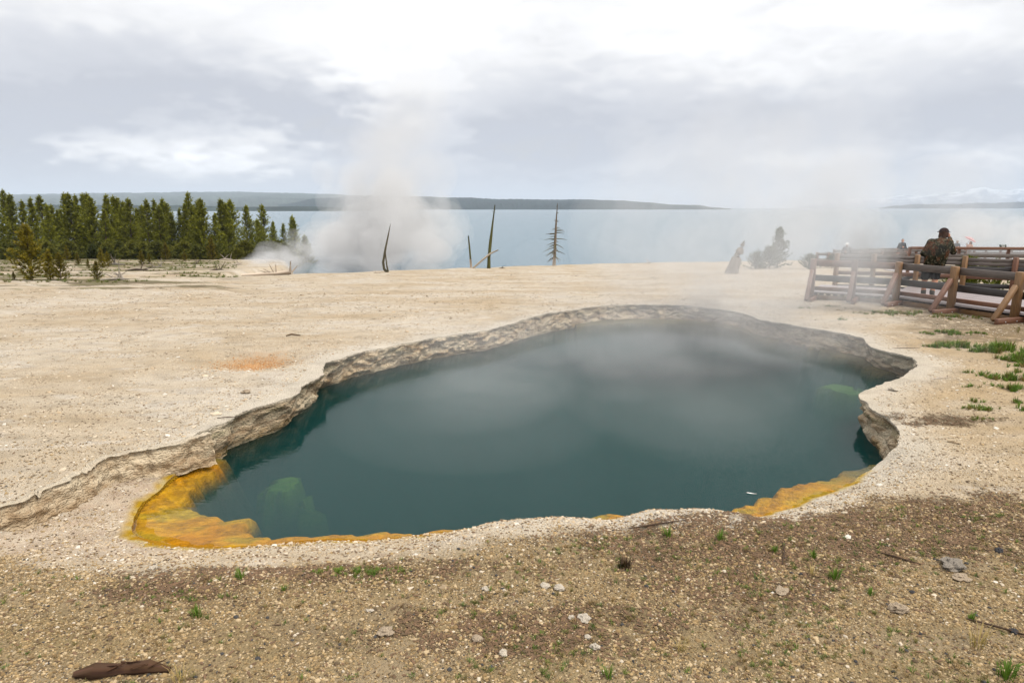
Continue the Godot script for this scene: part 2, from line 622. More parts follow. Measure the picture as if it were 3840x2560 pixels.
func ground_colour(x: float, z: float, s: float, rho: float) -> Color:
	var a := n_big.get_noise_2d(x * 0.9 + 30.0, z * 2.3)
	var b := n_mid.get_noise_2d(x * 0.5, z * 1.3 + 7.0)
	var f := n_fine.get_noise_2d(x * 0.7, z * 0.7)
	var c := mixc(SINTER, SAND, 0.40 + 1.0 * a + 0.5 * b)
	c = mixc(c, Color(0.56, 0.50, 0.42), smooth(0.15, 0.5, b - 0.6 * a) * 0.7)
	c = mixc(c, Color(0.33, 0.27, 0.20), smooth(0.25, 0.6, f + 0.4 * b) * 0.35)
	if rho < 15.0:
		var right := smooth(2.5, 6.0, x) * smooth(-16.0, -12.5, z)
		c = mixc(c, mixc(TAN, SAND, 0.5 + 0.8 * b), right * 0.85)
		# white crust along the rim
		var cr := smooth(0.75, 0.1, s + 0.25 * b)
		c = mixc(c, Color(0.56, 0.50, 0.41), cr * 0.8)
		if x < -2.4 and z > -7.3 and z < -4.2:
			var ap := smooth(0.0, 0.1, scarp_side(x, z)) * smooth(-4.5, -4.9, z)
			c = mixc(c, Color(0.50, 0.415, 0.315).lerp(Color(0.44, 0.34, 0.25), 0.5 + f), ap)
		var g := gravel_share(x, z)
		if g > 0.0:
			c = mixc(c, mixc(GRAVEL, Color(0.25, 0.185, 0.105), 0.5 + 0.9 * b + 0.4 * f), g * 0.9)
		var d := debris_share(x, z)
		c = mixc(c, SOIL, smooth(0.1, 0.7, d + 0.35 * f) * 0.8)
		# algae: ochre band along the gentle banks, just above the water
		var hb := tab(t_hb, col_at(x, z))
		var wet := smooth(0.35, 0.12, hb) * smooth(-4.2, -5.0, z) * near_bank(x, z)
		if wet > 0.05:
			var e := s + 0.07 * b + 0.03 * f
			var band := 0.24 * smooth(0.1, -0.7, x) * smooth(-3.4, -2.7, x) + 0.05
			band *= smooth(0.15, 0.8, wet)
			band *= 0.6 + 0.4 * smooth(-0.2, 0.25, n_mid.get_noise_2d(x * 0.8 + 3.0, 1.0))
			c = mixc(c, mixc(YELLOW, Color(0.50, 0.42, 0.22), 0.3 + f), smooth(band + 0.14, band, e))
			c = mixc(c, mixc(OCHRE, YELLOW, 0.35 + 0.8 * b), smooth(band, band - 0.08, e))
		# vent
		var v := Vector2((x + 4.25) / 0.62, (z + 10.95) / 0.60).length() + 0.6 * b + 0.35 * f
		c = mixc(c, mixc(Color(0.45, 0.30, 0.17), Color(0.36, 0.20, 0.09), 0.5 + f), smooth(1.35, 0.4, v) * 0.75)
	if x > 7.5 and z < -12.5 and z > -22.0:  # brown litter by the boardwalk, with the shade under it painted dark
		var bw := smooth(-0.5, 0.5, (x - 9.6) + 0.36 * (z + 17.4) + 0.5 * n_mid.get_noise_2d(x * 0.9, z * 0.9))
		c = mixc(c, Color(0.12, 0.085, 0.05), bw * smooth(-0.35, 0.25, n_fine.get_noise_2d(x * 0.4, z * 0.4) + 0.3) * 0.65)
	if -z > 21.0:
		# the terrace before the pines: litter, moss and thin grass in streaks
		var wl := smooth(0.37, 0.46, -x / -z)
		if wl > 0.0:
			var st := n_mid.get_noise_2d(x * 0.10, z * 0.35)
			var lt := smooth(-0.10, 0.10, st * 1.3 + 0.022 * (-z - 31.0) + 0.3 * f)
			c = mixc(c, mixc(Color(0.13, 0.095, 0.06), Color(0.12, 0.12, 0.035), 0.5 + 1.2 * n_mid.get_noise_2d(x * 0.3 + 40.0, z * 0.5)), lt * wl * 0.85)
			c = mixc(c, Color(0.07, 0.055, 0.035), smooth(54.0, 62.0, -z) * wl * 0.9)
	c *= 0.83
	c.a = 1.0
	return c

func ground() -> void:
	var dist := PackedFloat32Array()
	var s := 0.0
	var st := 0.010
	while s < 420.0:
		dist.append(s)
		s += st
		if s < 0.3: st = 0.014
		elif s < 3.4: st = 0.0225
		else: st *= 1.045
	var rows := dist.size()
	var v := PackedVector3Array()
	var c := PackedColorArray()
	v.resize(rows * NU)
	c.resize(rows * NU)
	for r in rows:
		for i in NU:
			var a := -PI + TAU * i / NU
			var rr := t_rim[i] + t_over[i]
			var rho := rr + dist[r]
			var x := CX + cos(a) * rho
			var z := CZ + sin(a) * rho
			v[r * NU + i] = Vector3(x, height(x, z), z)
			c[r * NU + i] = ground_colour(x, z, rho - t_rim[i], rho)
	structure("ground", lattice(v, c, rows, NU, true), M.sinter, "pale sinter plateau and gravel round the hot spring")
	# the bank from the lip down to the water, broken and undercut
	var br := 34
	v = PackedVector3Array()
	c = PackedColorArray()
	v.resize(br * NU)
	c.resize(br * NU)
	for r in br:
		var t := float(r) / (br - 1)
		for i in NU:
			var a := -PI + TAU * i / NU
			var rr := t_rim[i] + t_over[i]
			var ca := cos(a)
			var sa := sin(a)
			var top := height(CX + ca * rr, CZ + sa * rr)
			var bot := WATER - 0.06
			var x := CX + ca * rr
			var z := CZ + sa * rr
			var y := lerpf(top, bot, t)
			var cl := smooth(0.05, 0.25, top - bot)
			var rad := lerpf(rr, t_rim[i] + 0.01, smooth(0.0, 1.0, t))
			# thin crust, hollow below it, lumps further down
			var arc := a * t_rim[i]
			var lump := n_mid.get_noise_3d(x * 1.6, y * 2.6, z * 1.6) * 0.10 + n_cell.get_noise_3d(x * 1.2, y * 3.0, z * 1.2) * 0.05 + n_fine.get_noise_3d(x * 0.7, y * 1.6, z * 0.7) * 0.03
			var under := smooth(0.06, 0.16, t) * (0.05 + 0.05 * n_mid.get_noise_2d(arc * 0.7, 3.0)) * (1.0 - 0.6 * t)
			rad += cl * (under + lump * smooth(0.02, 0.2, t) * (1.0 - 0.5 * smooth(0.8, 1.0, t)))
			if r == 0: rad = rr
			v[r * NU + i] = Vector3(CX + ca * rad, y, CZ + sa * rad)
			var f := n_fine.get_noise_3d(x * 0.6, y * 2.0, z * 0.6)
			var m := n_mid.get_noise_3d(x, y * 3.0, z)
			var k := bank_tone(m, f)
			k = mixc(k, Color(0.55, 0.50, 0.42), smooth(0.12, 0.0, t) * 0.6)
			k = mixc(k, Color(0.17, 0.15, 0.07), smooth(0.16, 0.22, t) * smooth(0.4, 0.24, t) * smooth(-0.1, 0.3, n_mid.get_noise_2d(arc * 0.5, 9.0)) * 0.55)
			var al := smooth(0.10, 0.03, y - WATER + 0.03 * m)
			k = mixc(k, mixc(OCHRE, YELLOW, 0.4 + m), al * (0.85 * near_bank(x, z) + 0.25 * smooth(0.0, 0.4, m)))
			k *= 0.9
			k.a = 1.0
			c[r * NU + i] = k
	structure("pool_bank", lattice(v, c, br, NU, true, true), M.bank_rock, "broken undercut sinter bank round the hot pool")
	# the bed under the water: ledges, then steep walls
	var ur := 46
	v = PackedVector3Array()
	c = PackedColorArray()
	v.resize(ur * NU)
	c.resize(ur * NU)
	for r in ur:
		var t := float(r) / (ur - 1)
		for i in NU:
			var a := -PI + TAU * i / NU
			var r0 := t_rim[i] + 0.02
			var sh := t_shelf[i]
			# t runs over the ledge, its edge, the wall and the floor
			var inw := 0.0
			var dep := 0.0
			if t < 0.3:
				var q := t / 0.3
				inw = sh * q
				dep = 0.05 * q * smooth(0.0, 0.3, sh) + 0.02 * q - 0.015
			elif t < 0.7:
				var q := (t - 0.3) / 0.4
				inw = sh + 0.9 * q
				dep = 0.055 + 0.05 * smooth(0.0, 0.3, sh) - 0.05 + 2.6 * pow(q, 1.05)
			else:
				var q := (t - 0.7) / 0.3
				inw = lerpf(sh + 0.9, r0 * 0.98, q)
				dep = 2.65 + 2.6 * q
			# below the cliffs the water reaches in under the bank
			var cut := smooth(0.6, 0.95, t_hb[i]) * smooth(0.16, 0.10, sh)
			if cut > 0.0 and t < 0.7:
				inw = lerpf(inw, -0.35 * sin(PI * minf(t / 0.7, 1.0)) + 0.9 * smooth(0.4, 0.7, t), cut)
				dep = lerpf(dep, 2.65 * pow(t / 0.7, 1.2), cut)
			var rad := r0 - inw
			var x := CX + cos(a) * rad
			var z := CZ + sin(a) * rad
			var m := n_mid.get_noise_3d(x * 0.9, dep, z * 0.9)
			var f := n_fine.get_noise_3d(x * 0.5, dep * 0.5, z * 0.5)
			var y := WATER + 0.0 - dep + (0.012 * f + 0.05 * m * smooth(0.3, 0.45, t)) * smooth(0.0, 0.06, t)
			if t < 0.02: y = WATER - 0.03
			# sunken ledges
			var ledge := 0.0
			for q in [[-2.75, -7.85, 0.36, -0.84], [-2.4, -7.6, 0.26, -0.95], [5.75, -11.6, 0.5, -0.65], [-1.4, -6.5, 0.7, -1.35], [-0.9, -6.3, 0.4, -1.1]]:
				var d: float = Vector2(x - q[0], z - q[1]).length() / q[2]
				if d < 1.3:
					y = maxf(y, lerpf(y, q[3] + 0.05 * m, smooth(1.15, 0.6, d + 0.5 * m)))
					ledge = maxf(ledge, smooth(1.05, 0.65, d + 0.5 * m))
			v[r * NU + i] = Vector3(x, y, z)
			var dd := WATER - y
			var k := mixc(OCHRE, YELLOW, 0.4 + 0.9 * m + 0.4 * f)
			var pm := n_mid.get_noise_2d(x * 1.7 + 5.0, z * 1.7)
			k = mixc(k, Color(0.16, 0.070, 0.006), smooth(0.05, 0.45, pm + 0.6 * f) * 0.55)
			k = mixc(k, Color(0.16, 0.13, 0.012), smooth(0.05, 0.4, -pm + 0.5 * m) * 0.6)
			k = mixc(mixc(Color(0.05, 0.05, 0.018), Color(0.11, 0.09, 0.03), 0.5 + m), k, near_bank(x, z) * smooth(0.02, 0.12, sh))
			# the mats end at a ragged edge; below it the wall is bare dark rock
			k = mixc(k, Color(0.035, 0.05, 0.030), smooth(0.16, 0.24, dd + 0.12 * m + 0.06 * f))
			k = mixc(k, Color(0.12, 0.26, 0.03), ledge * 0.9)
			k *= 1.0 + 0.5 * n_fine.get_noise_2d(x * 1.6, z * 1.6) + 0.35 * n_fine.get_noise_2d(x * 5.0, z * 5.0)
			k.a = 1.0
			c[r * NU + i] = k
	structure("pool_bed", lattice(v, c, ur, NU, true, true), M.pool_rock, "ochre ledges and deep walls under the hot pool")

# the algae grow along the near and the left front bank, where the water is shallow
func near_bank(x: float, z: float) -> float:
	return clampf(smooth(-7.6, -6.9, z) * smooth(3.9, 3.2, x) + smooth(-7.5, -7.1, z) * smooth(-2.2, -2.9, x), 0.0, 1.0)

func bank_tone(m: float, f: float) -> Color:
	var k := mixc(Color(0.54, 0.45, 0.32), Color(0.37, 0.265, 0.16), 0.42 + 0.9 * m + 0.4 * f)
	return mixc(k, Color(0.22, 0.145, 0.08), smooth(0.1, 0.5, f + 0.5 * m) * 0.6)

# the low broken scarp that bounds the apron on the left
func scarp() -> void:
	var line: Array = []
	for i in SCARP.size() - 1:
		var a: Vector2 = SCARP[i]
		var b: Vector2 = SCARP[i + 1]
		var n := int(a.distance_to(b) / 0.014)
		for q in n: line.append(a.lerp(b, float(q) / n))
	var soft: Array = []
	for i in line.size():
		var sum := Vector2.ZERO
		var cnt := 0
		for q in range(maxi(0, i - 9), mini(line.size(), i + 10)):
			sum += line[q]
			cnt += 1
		soft.append(sum / cnt)
	var rows := 18
	var v := PackedVector3Array()
	var c := PackedColorArray()
	for r in rows:
		var t := float(r) / (rows - 1)
		for i in soft.size():
			var p: Vector2 = soft[i]
			var e: Vector2 = (soft[mini(i + 1, soft.size() - 1)] - soft[maxi(i - 1, 0)]).normalized()
			var n := Vector2(e.y, -e.x)
			var j := 0.05 * n_mid.get_noise_2d(p.x * 2.0, p.y * 2.0) + 0.02 * n_fine.get_noise_2d(p.x, p.y)
			var back := p - n * (j + 0.075)
			var fore := p + n * (0.06 - j)
			var top := height(back.x, back.y) + 0.004
			var bot := height(fore.x, fore.y) - 0.02
			var y := lerpf(top, bot, clampf((t - 0.12) / 0.88, 0.0, 1.0))
			var lump := 0.035 * n_mid.get_noise_3d(p.x * 2.5, y * 8.0, p.y * 2.5) + 0.02 * n_fine.get_noise_3d(p.x, y * 2.0, p.y)
			var o := lerpf(-0.07, 0.022, t / 0.12) if t < 0.12 else lerpf(-0.005, 0.05, (t - 0.12) / 0.88) + lump
			o += 0.02 * n_fine.get_noise_2d(p.x * 1.3, p.y * 1.3) * smooth(0.0, 0.1, t)
			var q := p + n * (o - j)
			v.append(Vector3(q.x, y, q.y))
			var k := bank_tone(n_mid.get_noise_3d(p.x, y * 3.0, p.y), n_fine.get_noise_3d(p.x, y * 2.0, p.y))
			k = mixc(k, Color(0.46, 0.40, 0.31), smooth(0.25, 0.05, t) * 0.8)
			c.append(k)
	structure("scarp_bank", lattice(v, c, rows, soft.size(), false), M.bank_rock, "low broken crust edge above the pale apron left of the pool")

func pool() -> void:
	var rows := 4
	var v := PackedVector3Array()
	var idx := PackedInt32Array()
	v.append(Vector3(CX, WATER, CZ))
	for i in 360:
		var a := -PI + TAU * i / 360.0
		var k := i * 5
		var r := t_rim[k]
		for q in range(-3, 4):
			r = maxf(r, t_rim[(k + q + NU) % NU])
		r += 0.10 if t_hb[k] > 0.5 else 0.06
		v.append(Vector3(CX + cos(a) * r, WATER, CZ + sin(a) * r))
		idx.append_array([0, 1 + i, 1 + (i + 1) % 360])
	var nrm := PackedVector3Array()
	nrm.resize(v.size())
	nrm.fill(Vector3.UP)
	structure("pool_water", arrays_mesh(v, idx, PackedColorArray(), nrm), M.pool_surface, "still deep teal water of the hot pool")
	var murk := FogVolume.new()
	murk.name = "pool_water_depth"
	murk.shape = RenderingServer.FOG_VOLUME_SHAPE_BOX
	murk.size = Vector3(11.6, 5.2, 12.9)
	murk.position = Vector3(1.5, WATER - 0.006 - 2.6, -11.35)
	var fm := FogMaterial.new()
	fm.resource_name = "teal_water"
	fm.albedo = lin(0.010, 0.105, 0.100)
	fm.density = 0.9
	murk.material = fm
	add_child(murk)
	tag(murk, "clear teal water filling the depth of the hot pool", "", "", "structure")

func ridge(called: String, label: String, prof: Array, d0: float, d1: float, base: Color, rough: float, snow := false) -> void:
	# prof: [azimuth tangent, crest elevation as tangent]; rises from the shore at d0 to the crest at d1
	var cols := 420
	var rows := 16
	var v := PackedVector3Array()
	var c := PackedColorArray()
	for r in rows:
		var t := float(r) / (rows - 1)
		for i in cols:
			var u := float(i) / (cols - 1)
			var p := u * (prof.size() - 1)
			var q := mini(int(p), prof.size() - 2)
			var f := p - q
			f = f * f * (3 - 2 * f)
			var ta: float = lerpf(prof[q][0], prof[q + 1][0], p - q)
			var el: float = lerpf(prof[q][1], prof[q + 1][1], f)
			var d := lerpf(d0, d1, minf(t * 1.18, 1.0)) + (d1 - d0) * maxf(0.0, t * 1.18 - 1.0) * 4.0
			var x := ta * d
			var top := 2.45 + el * d1
			var k := pow(minf(t * 1.18, 1.0), 0.8)
			if t * 1.18 > 1.0: k = 1.0 - (t * 1.18 - 1.0) * 1.5
			var y := lerpf(LAKE - 0.5, top, k)
			if r > 0:
				y += rough * (0.6 * rng.randf() + n_big.get_noise_2d(x * 0.01, d * 0.01)) * smooth(0.0, 0.15, k) * clampf((top - LAKE) / 20.0, 0.05, 1.0)
			v.append(Vector3(x, y, -d))
			var n := n_mid.get_noise_2d(x * 0.0022, d * 0.004) + 0.5 * n_big.get_noise_2d(x * 0.02, d * 0.03)
			var cc := base * (1.0 + 0.5 * n + rng.randf_range(-0.2, 0.2))
			if snow:
				cc = mixc(base, Color(0.5, 0.53, 0.58), smooth(0.0, 0.45, n_mid.get_noise_2d(x * 0.004, d * 0.003 + y * 0.02) + 0.9 * (k - 0.55)))
			cc.a = 1
			c.append(cc)
	structure(called, lattice(v, c, rows, cols, false), M.forest, label)

func lake_and_hills() -> void:
	var L := 14000.0
	var v := PackedVector3Array([Vector3(-L, LAKE, 400), Vector3(L, LAKE, 400), Vector3(L, LAKE, -L), Vector3(-L, LAKE, -L)])
	structure("lake", arrays_mesh(v, PackedInt32Array([0, 2, 1, 0, 3, 2]), PackedColorArray(), PackedVector3Array([Vector3.UP, Vector3.UP, Vector3.UP, Vector3.UP])), M.lake_surface, "wide grey blue lake with fine ripples")
	var pr := func(a: Array) -> Array:
		var o: Array = []
		for q in a:
			o.append([(q[0] - 1176.0) / 1572.0 * 0.9815, (477.0 - q[1]) / 1572.0 * 0.985])
		return o
	# silhouettes: bearing and height of each crest
	ridge("far_hill", "long low forested hill fading into rain haze across the lake", pr.call([[-500, 452], [-300, 450], [-100, 449], [100, 446], [300, 443], [480, 441], [640, 443], [760, 446], [880, 451], [1000, 456], [1120, 462], [1240, 470], [1300, 476]]), 2300.0, 4600.0, Color(0.05, 0.065, 0.06), 5.0)
	ridge("near_shore_hill", "dark low wooded shore at the foot of the far hill", pr.call([[-400, 470], [-200, 468], [0, 465], [60, 467], [140, 471], [300, 472], [420, 471], [560, 475], [700, 474], [800, 477], [860, 479]]), 1050.0, 1250.0, Color(0.03, 0.042, 0.04), 3.0)
	ridge("wooded_point", "dark blue wooded point tapering into the lake", pr.call([[640, 470], [740, 456], [840, 449], [950, 450.5], [1050, 453.5], [1150, 456.5], [1240, 457], [1340, 457.5], [1420, 461], [1490, 465.5], [1550, 470], [1600, 471.5], [1640, 476.5], [1680, 479]]), 1950.0, 2500.0, Color(0.022, 0.033, 0.035), 4.0)
	ridge("island_shore", "thin dark line of trees on the far right shore", pr.call([[2020, 477], [2060, 473], [2120, 471], [2180, 471], [2260, 469], [2340, 467.5], [2450, 466], [2600, 466]]), 4300.0, 4700.0, Color(0.02, 0.028, 0.03), 14.0)
	ridge("snowy_mountains", "pale snow streaked mountains behind the far shore", pr.call([[1820, 472], [1900, 463], [1960, 458], [2020, 455], [2080, 447], [2120, 450], [2160, 443], [2200, 441], [2230, 434], [2255, 429], [2280, 435], [2310, 438], [2335, 433], [2380, 440], [2440, 436], [2560, 446]]), 8200.0, 9300.0, Color(0.10, 0.13, 0.18), 12.0, true)

# ------------------------------------------------------------------ trees

func pine_crown(h: float, w: float, dark: Color, light: Color, open: float, low: float, tuft: float) -> ArrayMesh:
	var st := start()
	var n := int(h * 34.0 * (1.0 - 0.45 * open)) + 60
	for i in n:
		var t := pow(float(i) / n, 0.85)
		var y := h * (low + (0.97 - low) * t)
		var L := w * (1.1 * pow(1.0 - t, 1.0) * rng.randf_range(0.35, 1.15) + 0.05)
		if open > 0.3 and rng.randf() < open * 0.5: L *= 0.4
		var a := rng.randf() * TAU
		var rise := lerpf(-0.05, 0.75, t) + rng.randf_range(-0.15, 0.2)
		var out := Vector3(cos(a), 0, sin(a))
		var m := clampi(int(L / tuft * 1.9) + 2, 2, 11)
		for k in m:
			var f := (k + 0.6) / m
			if f < 0.22 and L > 0.4: continue
			var p := Vector3(0, y, 0) + out * (L * f) + Vector3(0, L * (rise * f + 0.35 * f * f), 0)
			p += Vector3(rng.randf_range(-1, 1), rng.randf_range(-1, 1), rng.randf_range(-1, 1)) * tuft * 0.35
			var dir := (out + Vector3(0, rise + 0.7 * f, 0) + Vector3(rng.randf_range(-0.4, 0.4), rng.randf_range(-0.2, 0.5), rng.randf_range(-0.4, 0.4))).normalized()
			var c := dark.lerp(light, clampf(rng.randf() * 0.75 + 0.2 * rng.randf(), 0, 1))
			spray(st, p, dir, tuft, c, 7)
	# leader
	for k in 5:
		spray(st, Vector3(0, h * (0.93 + 0.018 * k), 0), Vector3(rng.randf_range(-0.2, 0.2), 1, rng.randf_range(-0.2, 0.2)).normalized(), tuft * 0.9, light, 7)
	return finish(st)

func spray(st: SurfaceTool, p: Vector3, dir: Vector3, size: float, c: Color, n: int) -> void:
	var sx := dir.cross(Vector3(0.3, 0.9, 0.1)).normalized()
	var sy := sx.cross(dir)
	var a0 := rng.randf() * TAU
	for q in n:
		var a := a0 + TAU * q / n
		var side := sx * cos(a) + sy * sin(a)
		var tip := p + (dir * rng.randf_range(0.6, 1.0) + side * rng.randf_range(0.25, 0.6)) * size
		var wd := side.cross(dir).normalized() * size * 0.11
		var cc := c * rng.randf_range(0.75, 1.2)
		cc.a = 1
		st.set_color(cc)
		st.add_vertex(p - wd)
		st.add_vertex(tip)
		st.add_vertex(p + wd)

func trunk_mesh(h: float, r: float, c: Color, limbs: int, w: float) -> ArrayMesh:
	var st := start()
	var pts: Array = []
	var rad: Array = []
	for k in 7:
		var t := k / 6.0
		pts.append(Vector3(0.01 * h * sin(t * 5.0), h * t * 0.98 - 0.12 * (1 - t), 0.01 * h * cos(t * 4.0) - 0.01 * h))
		rad.append(r * (1.0 - 0.92 * t))
	tube(st, pts, rad, 7, c, 0.08)
	for k in limbs:
		var t := rng.randf_range(0.08, 0.75)
		var a := rng.randf() * TAU
		var o := Vector3(cos(a), 0, sin(a))
		var L := w * (1.0 - t) * rng.randf_range(0.5, 0.9)
		tube(st, [Vector3(0, h * t, 0), Vector3(0, h * t + L * 0.05, 0) + o * L * 0.5, Vector3(0, h * t + L * 0.3, 0) + o * L], [r * 0.22, r * 0.14, r * 0.05], 4, c * 0.9)
	return finish(st)

const ORD := ["first", "second", "third", "fourth", "fifth", "sixth", "seventh", "eighth", "ninth", "tenth", "eleventh", "twelfth", "thirteenth", "fourteenth", "fifteenth", "sixteenth", "seventeenth", "eighteenth", "nineteenth", "twentieth"]

func ordinal(n: int) -> String:
	if n < 20: return ORD[n]
	var tens: String = ["twenty", "thirty", "forty", "fifty"][(n + 1) / 10 - 2]
	if (n + 1) % 10 == 0: return {"twenty": "twentieth", "thirty": "thirtieth", "forty": "fortieth", "fifty": "fiftieth"}[tens]
	return tens + "-" + ORD[(n + 1) % 10 - 1]

func pine(called: String, at: Vector3, turn: float, crown: Mesh, trunk: Mesh, scale_: Vector3, label: String, group: String) -> Node3D:
	var o := thing(called, at, turn)
	var b := Transform3D(Basis.from_scale(scale_), Vector3.ZERO)
	part("trunk", trunk, M.bark, o, b)
	part("crown", crown, M.needles, o, b)
	tag(o, label, "tree", group)
	return o

func trees() -> void:
	var dark := Color(0.080, 0.092, 0.009)
	var light := Color(0.280, 0.272, 0.024)
	var bark := Color(0.10, 0.075, 0.055)
	var crowns: Array = []
	var trunks: Array = []
	var opens := [0.0, 0.15, 0.0, 0.3, 0.1, 0.6, 0.0, 0.2]
	for k in 8:
		var w: float = [1.15, 1.0, 1.3, 0.85, 1.1, 1.2, 1.4, 1.0][k]
		crowns.append(pine_crown(6.0, w, dark * (0.85 + 0.05 * k), light * (0.9 + 0.04 * k), opens[k], 0.06 + 0.01 * k, 0.21))
		trunks.append(trunk_mesh(6.0, 0.085, bark, 10, w))
	# the stand along the shore: bearing of each top and its height in the view, taken as metres at its own distance
	var tops := [[3, 409, 0], [36, 436, 1], [50, 445, 1], [75, 459.5, 3], [96, 453, 3], [116, 448.5, 0], [130, 468.5, 4], [140, 469.5, 1], [152.5, 480, 3], [160, 480, 3], [172.5, 443, 1], [181.5, 443.5, 0], [196, 447, 3], [214, 444.5, 4], [223, 443.5, 0], [230, 452, 2], [256.5, 478.5, 3], [266, 446, 4], [281, 449.5, 1], [289, 453.5, 2], [303, 462, 0], [315, 455, 2], [331.5, 477, 1], [344, 470, 4], [355, 457, 0], [371.5, 457, 3], [382, 470, 0], [391, 455, 4], [398, 465, 2], [407.5, 486.5, 0], [428, 477, 3], [441, 465.5, 0], [450, 441.5, 5], [457.5, 470, 2], [471, 459, 0], [477, 455.5, 2], [506, 488, 7], [521.5, 456.5, 1], [531.5, 465, 4], [542.5, 458, 6], [578, 470.5, 2], [601, 501.5, 6], [613.5, 469, 5], [636, 506, 7], [659, 510.5, 5], [681, 494, 7], [706, 538, 2]]
	for i in tops.size():
		var q: Array = tops[i]
		var d := 60.0 + 9.0 * rng.randf() + (4.0 if q[0] > 590 else 0.0)
		var x: float = (q[0] - 1176.0) / 1572.0 * d * 1.004
		var y := height(x, -d)
		var top: float = 2.45 - (q[1] - 477.0) / 1572.0 * d * 0.99
		var h := top - y
		var wsc := clampf(h / 6.0 * rng.randf_range(1.15, 1.5), 0.6, 1.4)
		var kind: int = q[2]
		pine("pine_tree", Vector3(x, y - 0.05, -d), rng.randf() * TAU, crowns[kind], trunks[kind], Vector3(wsc, h / 6.0, wsc), "%s pine from the left in the stand along the lake shore" % ordinal(i), "pines along the lake shore")
	# young pines nearer, yellow green
	var yc: Array = []
	var yt: Array = []
	for k in 4:
		yc.append(pine_crown(2.0, [0.72, 0.55, 0.7, 0.5][k], Color(0.090, 0.080, 0.008) * (1.0 if k < 2 else 0.7), Color(0.24, 0.185, 0.014) * (1.0 if k < 2 else 0.75), 0.1, 0.03, 0.15))
		yt.append(trunk_mesh(2.0, 0.045, bark, 8, 0.5))
	var young := [
		[70, 640, 515, 0, "tallest yellow-green young pine in the clump on the pale ground"],
		[115, 640, 572, 1, "slim yellow-green young pine in the middle of the clump"],
		[138, 641, 578, 2, "bushy green young pine at the right of the clump"],
		[30, 639, 620, 3, "low sprawling pine seedling at the left foot of the clump"],
		[222, 641, 598, 2, "small young pine standing alone beside bare dead branches"],
		[236, 612, 568, 1, "narrow pine seedling before the shore stand, beside a rusty one"],
		[250, 609, 577, 0, "rusty tinged pine seedling before the shore stand"],
		[182, 607, 579, 3, "bushy pine seedling under the middle of the stand"],
		[204, 613, 592, 3, "tiny pine seedling on litter before the stand"],
		[158, 595, 562, 1, "dark pine sapling close under the stand"],
		[328, 606, 575, 2, "round pine seedling beside a grey driftwood root"],
		[345, 604, 581, 3, "thin pine seedling behind a grey driftwood root"],
		[427, 598, 575, 2, "green pine seedling near the gap in the stand"],
		[490, 594, 545, 2, "broad low pine at the foot of the stand near the steam"],
		[385, 594, 555, 2, "broad dark pine bough low against the stand"],
	]
	for q in young:
		var k: int = q[3]
		var d: float = 25.5 if q[1] > 630 else (38.0 + (614.0 - q[1]) * 0.9)
		var x: float = (q[0] - 1176.0) / 1572.0 * d
		for it in 4:
			d = (2.45 - height(x, -d)) * 1572.0 / (q[1] - 477.0)
			x = (q[0] - 1176.0) / 1572.0 * d
		var h: float = (q[1] - q[2]) / 1572.0 * d
		pine("young_pine", Vector3(x, height(x, -d) - 0.02, -d), rng.randf() * TAU, yc[k], yt[k], Vector3(1, 1, 1) * h / 2.0 * (1.0 if h > 0.9 else 1.05), q[4], "young pines on the pale ground")
	# dark undergrowth along the foot of the stand
	var ug: Array = []
	var uc := PackedColorArray()
	var um := pine_crown(1.0, 0.6, Color(0.5, 0.5, 0.5), Color(1, 1, 1), 0.0, 0.02, 0.22)
	for i in 240:
		var d := rng.randf_range(56.0, 70.0)
		var x := -d * rng.randf_range(0.36, 0.79)
		if rng.randf() < 0.25: x = -d * rng.randf_range(0.29, 0.40)
		var sz := rng.randf_range(0.5, 1.5)
		ug.append(Transform3D(Basis(Vector3.UP, rng.randf() * TAU).scaled_local(Vector3(sz * 1.2, sz, sz * 1.2)), Vector3(x, height(x, -d) - 0.1, -d)))
		uc.append(Color(0.07, 0.08, 0.010).lerp(Color(0.16, 0.155, 0.018), rng.randf()))
	many("undergrowth", "dark undergrowth along the foot of the shore pines", um, M.needles, ug, uc)
	# pines on the right, dimmed by the steam
	var mc := pine_crown(2.2, 0.70, Color(0.03, 0.045, 0.012), Color(0.075, 0.095, 0.02), 0.0, 0.08, 0.17)
	var mt := trunk_mesh(2.2, 0.05, bark, 8, 0.5)
	pine("misted_pine", Vector3(13.97, height(13.97, -36.1), -36.1), 1.0, mc, mt, Vector3(0.98, 0.94, 0.98), "single small pine standing in drifting steam near the boardwalk", "")
	var bc := pine_crown(0.9, 0.75, Color(0.03, 0.045, 0.012), Color(0.08, 0.10, 0.02), 0.1, 0.03, 0.14)
	var bt := trunk_mesh(0.9, 0.03, bark, 6, 0.5)
	for q in [[12.3, -34.6, 0.85, "low round pine bush left of the misted pine"], [13.2, -35.2, 1.15, "taller pine bush touching the misted pine on its left"], [15.2, -35.0, 0.8, "low spreading pine bush right of the misted pine"], [16.6, -35.6, 0.7, "last low bush of the row by the boardwalk post"]]:
		pine("pine_bush", Vector3(q[0], height(q[0], q[1]), q[1]), q[0], bc, bt, Vector3.ONE * q[2], q[3], "pine bushes in the steam")
	var sc := pine_crown(1.3, 0.85, Color(0.06, 0.075, 0.008), Color(0.16, 0.17, 0.016), 0.2, 0.05, 0.16)
	pine("boardwalk_pine", Vector3(14.45, height(14.45, -21.6) - 0.35, -21.6), 0.4, sc, bt, Vector3(1.15, 1.0, 1.0), "bright green young pine seen through the boardwalk rails", "")
	pine("boardwalk_pine", Vector3(15.35, height(15.35, -21.8) - 0.35, -21.8), 2.4, sc, bt, Vector3(0.6, 0.95, 0.6), "thin green pine twig right of the bright young pine behind the rails", "")

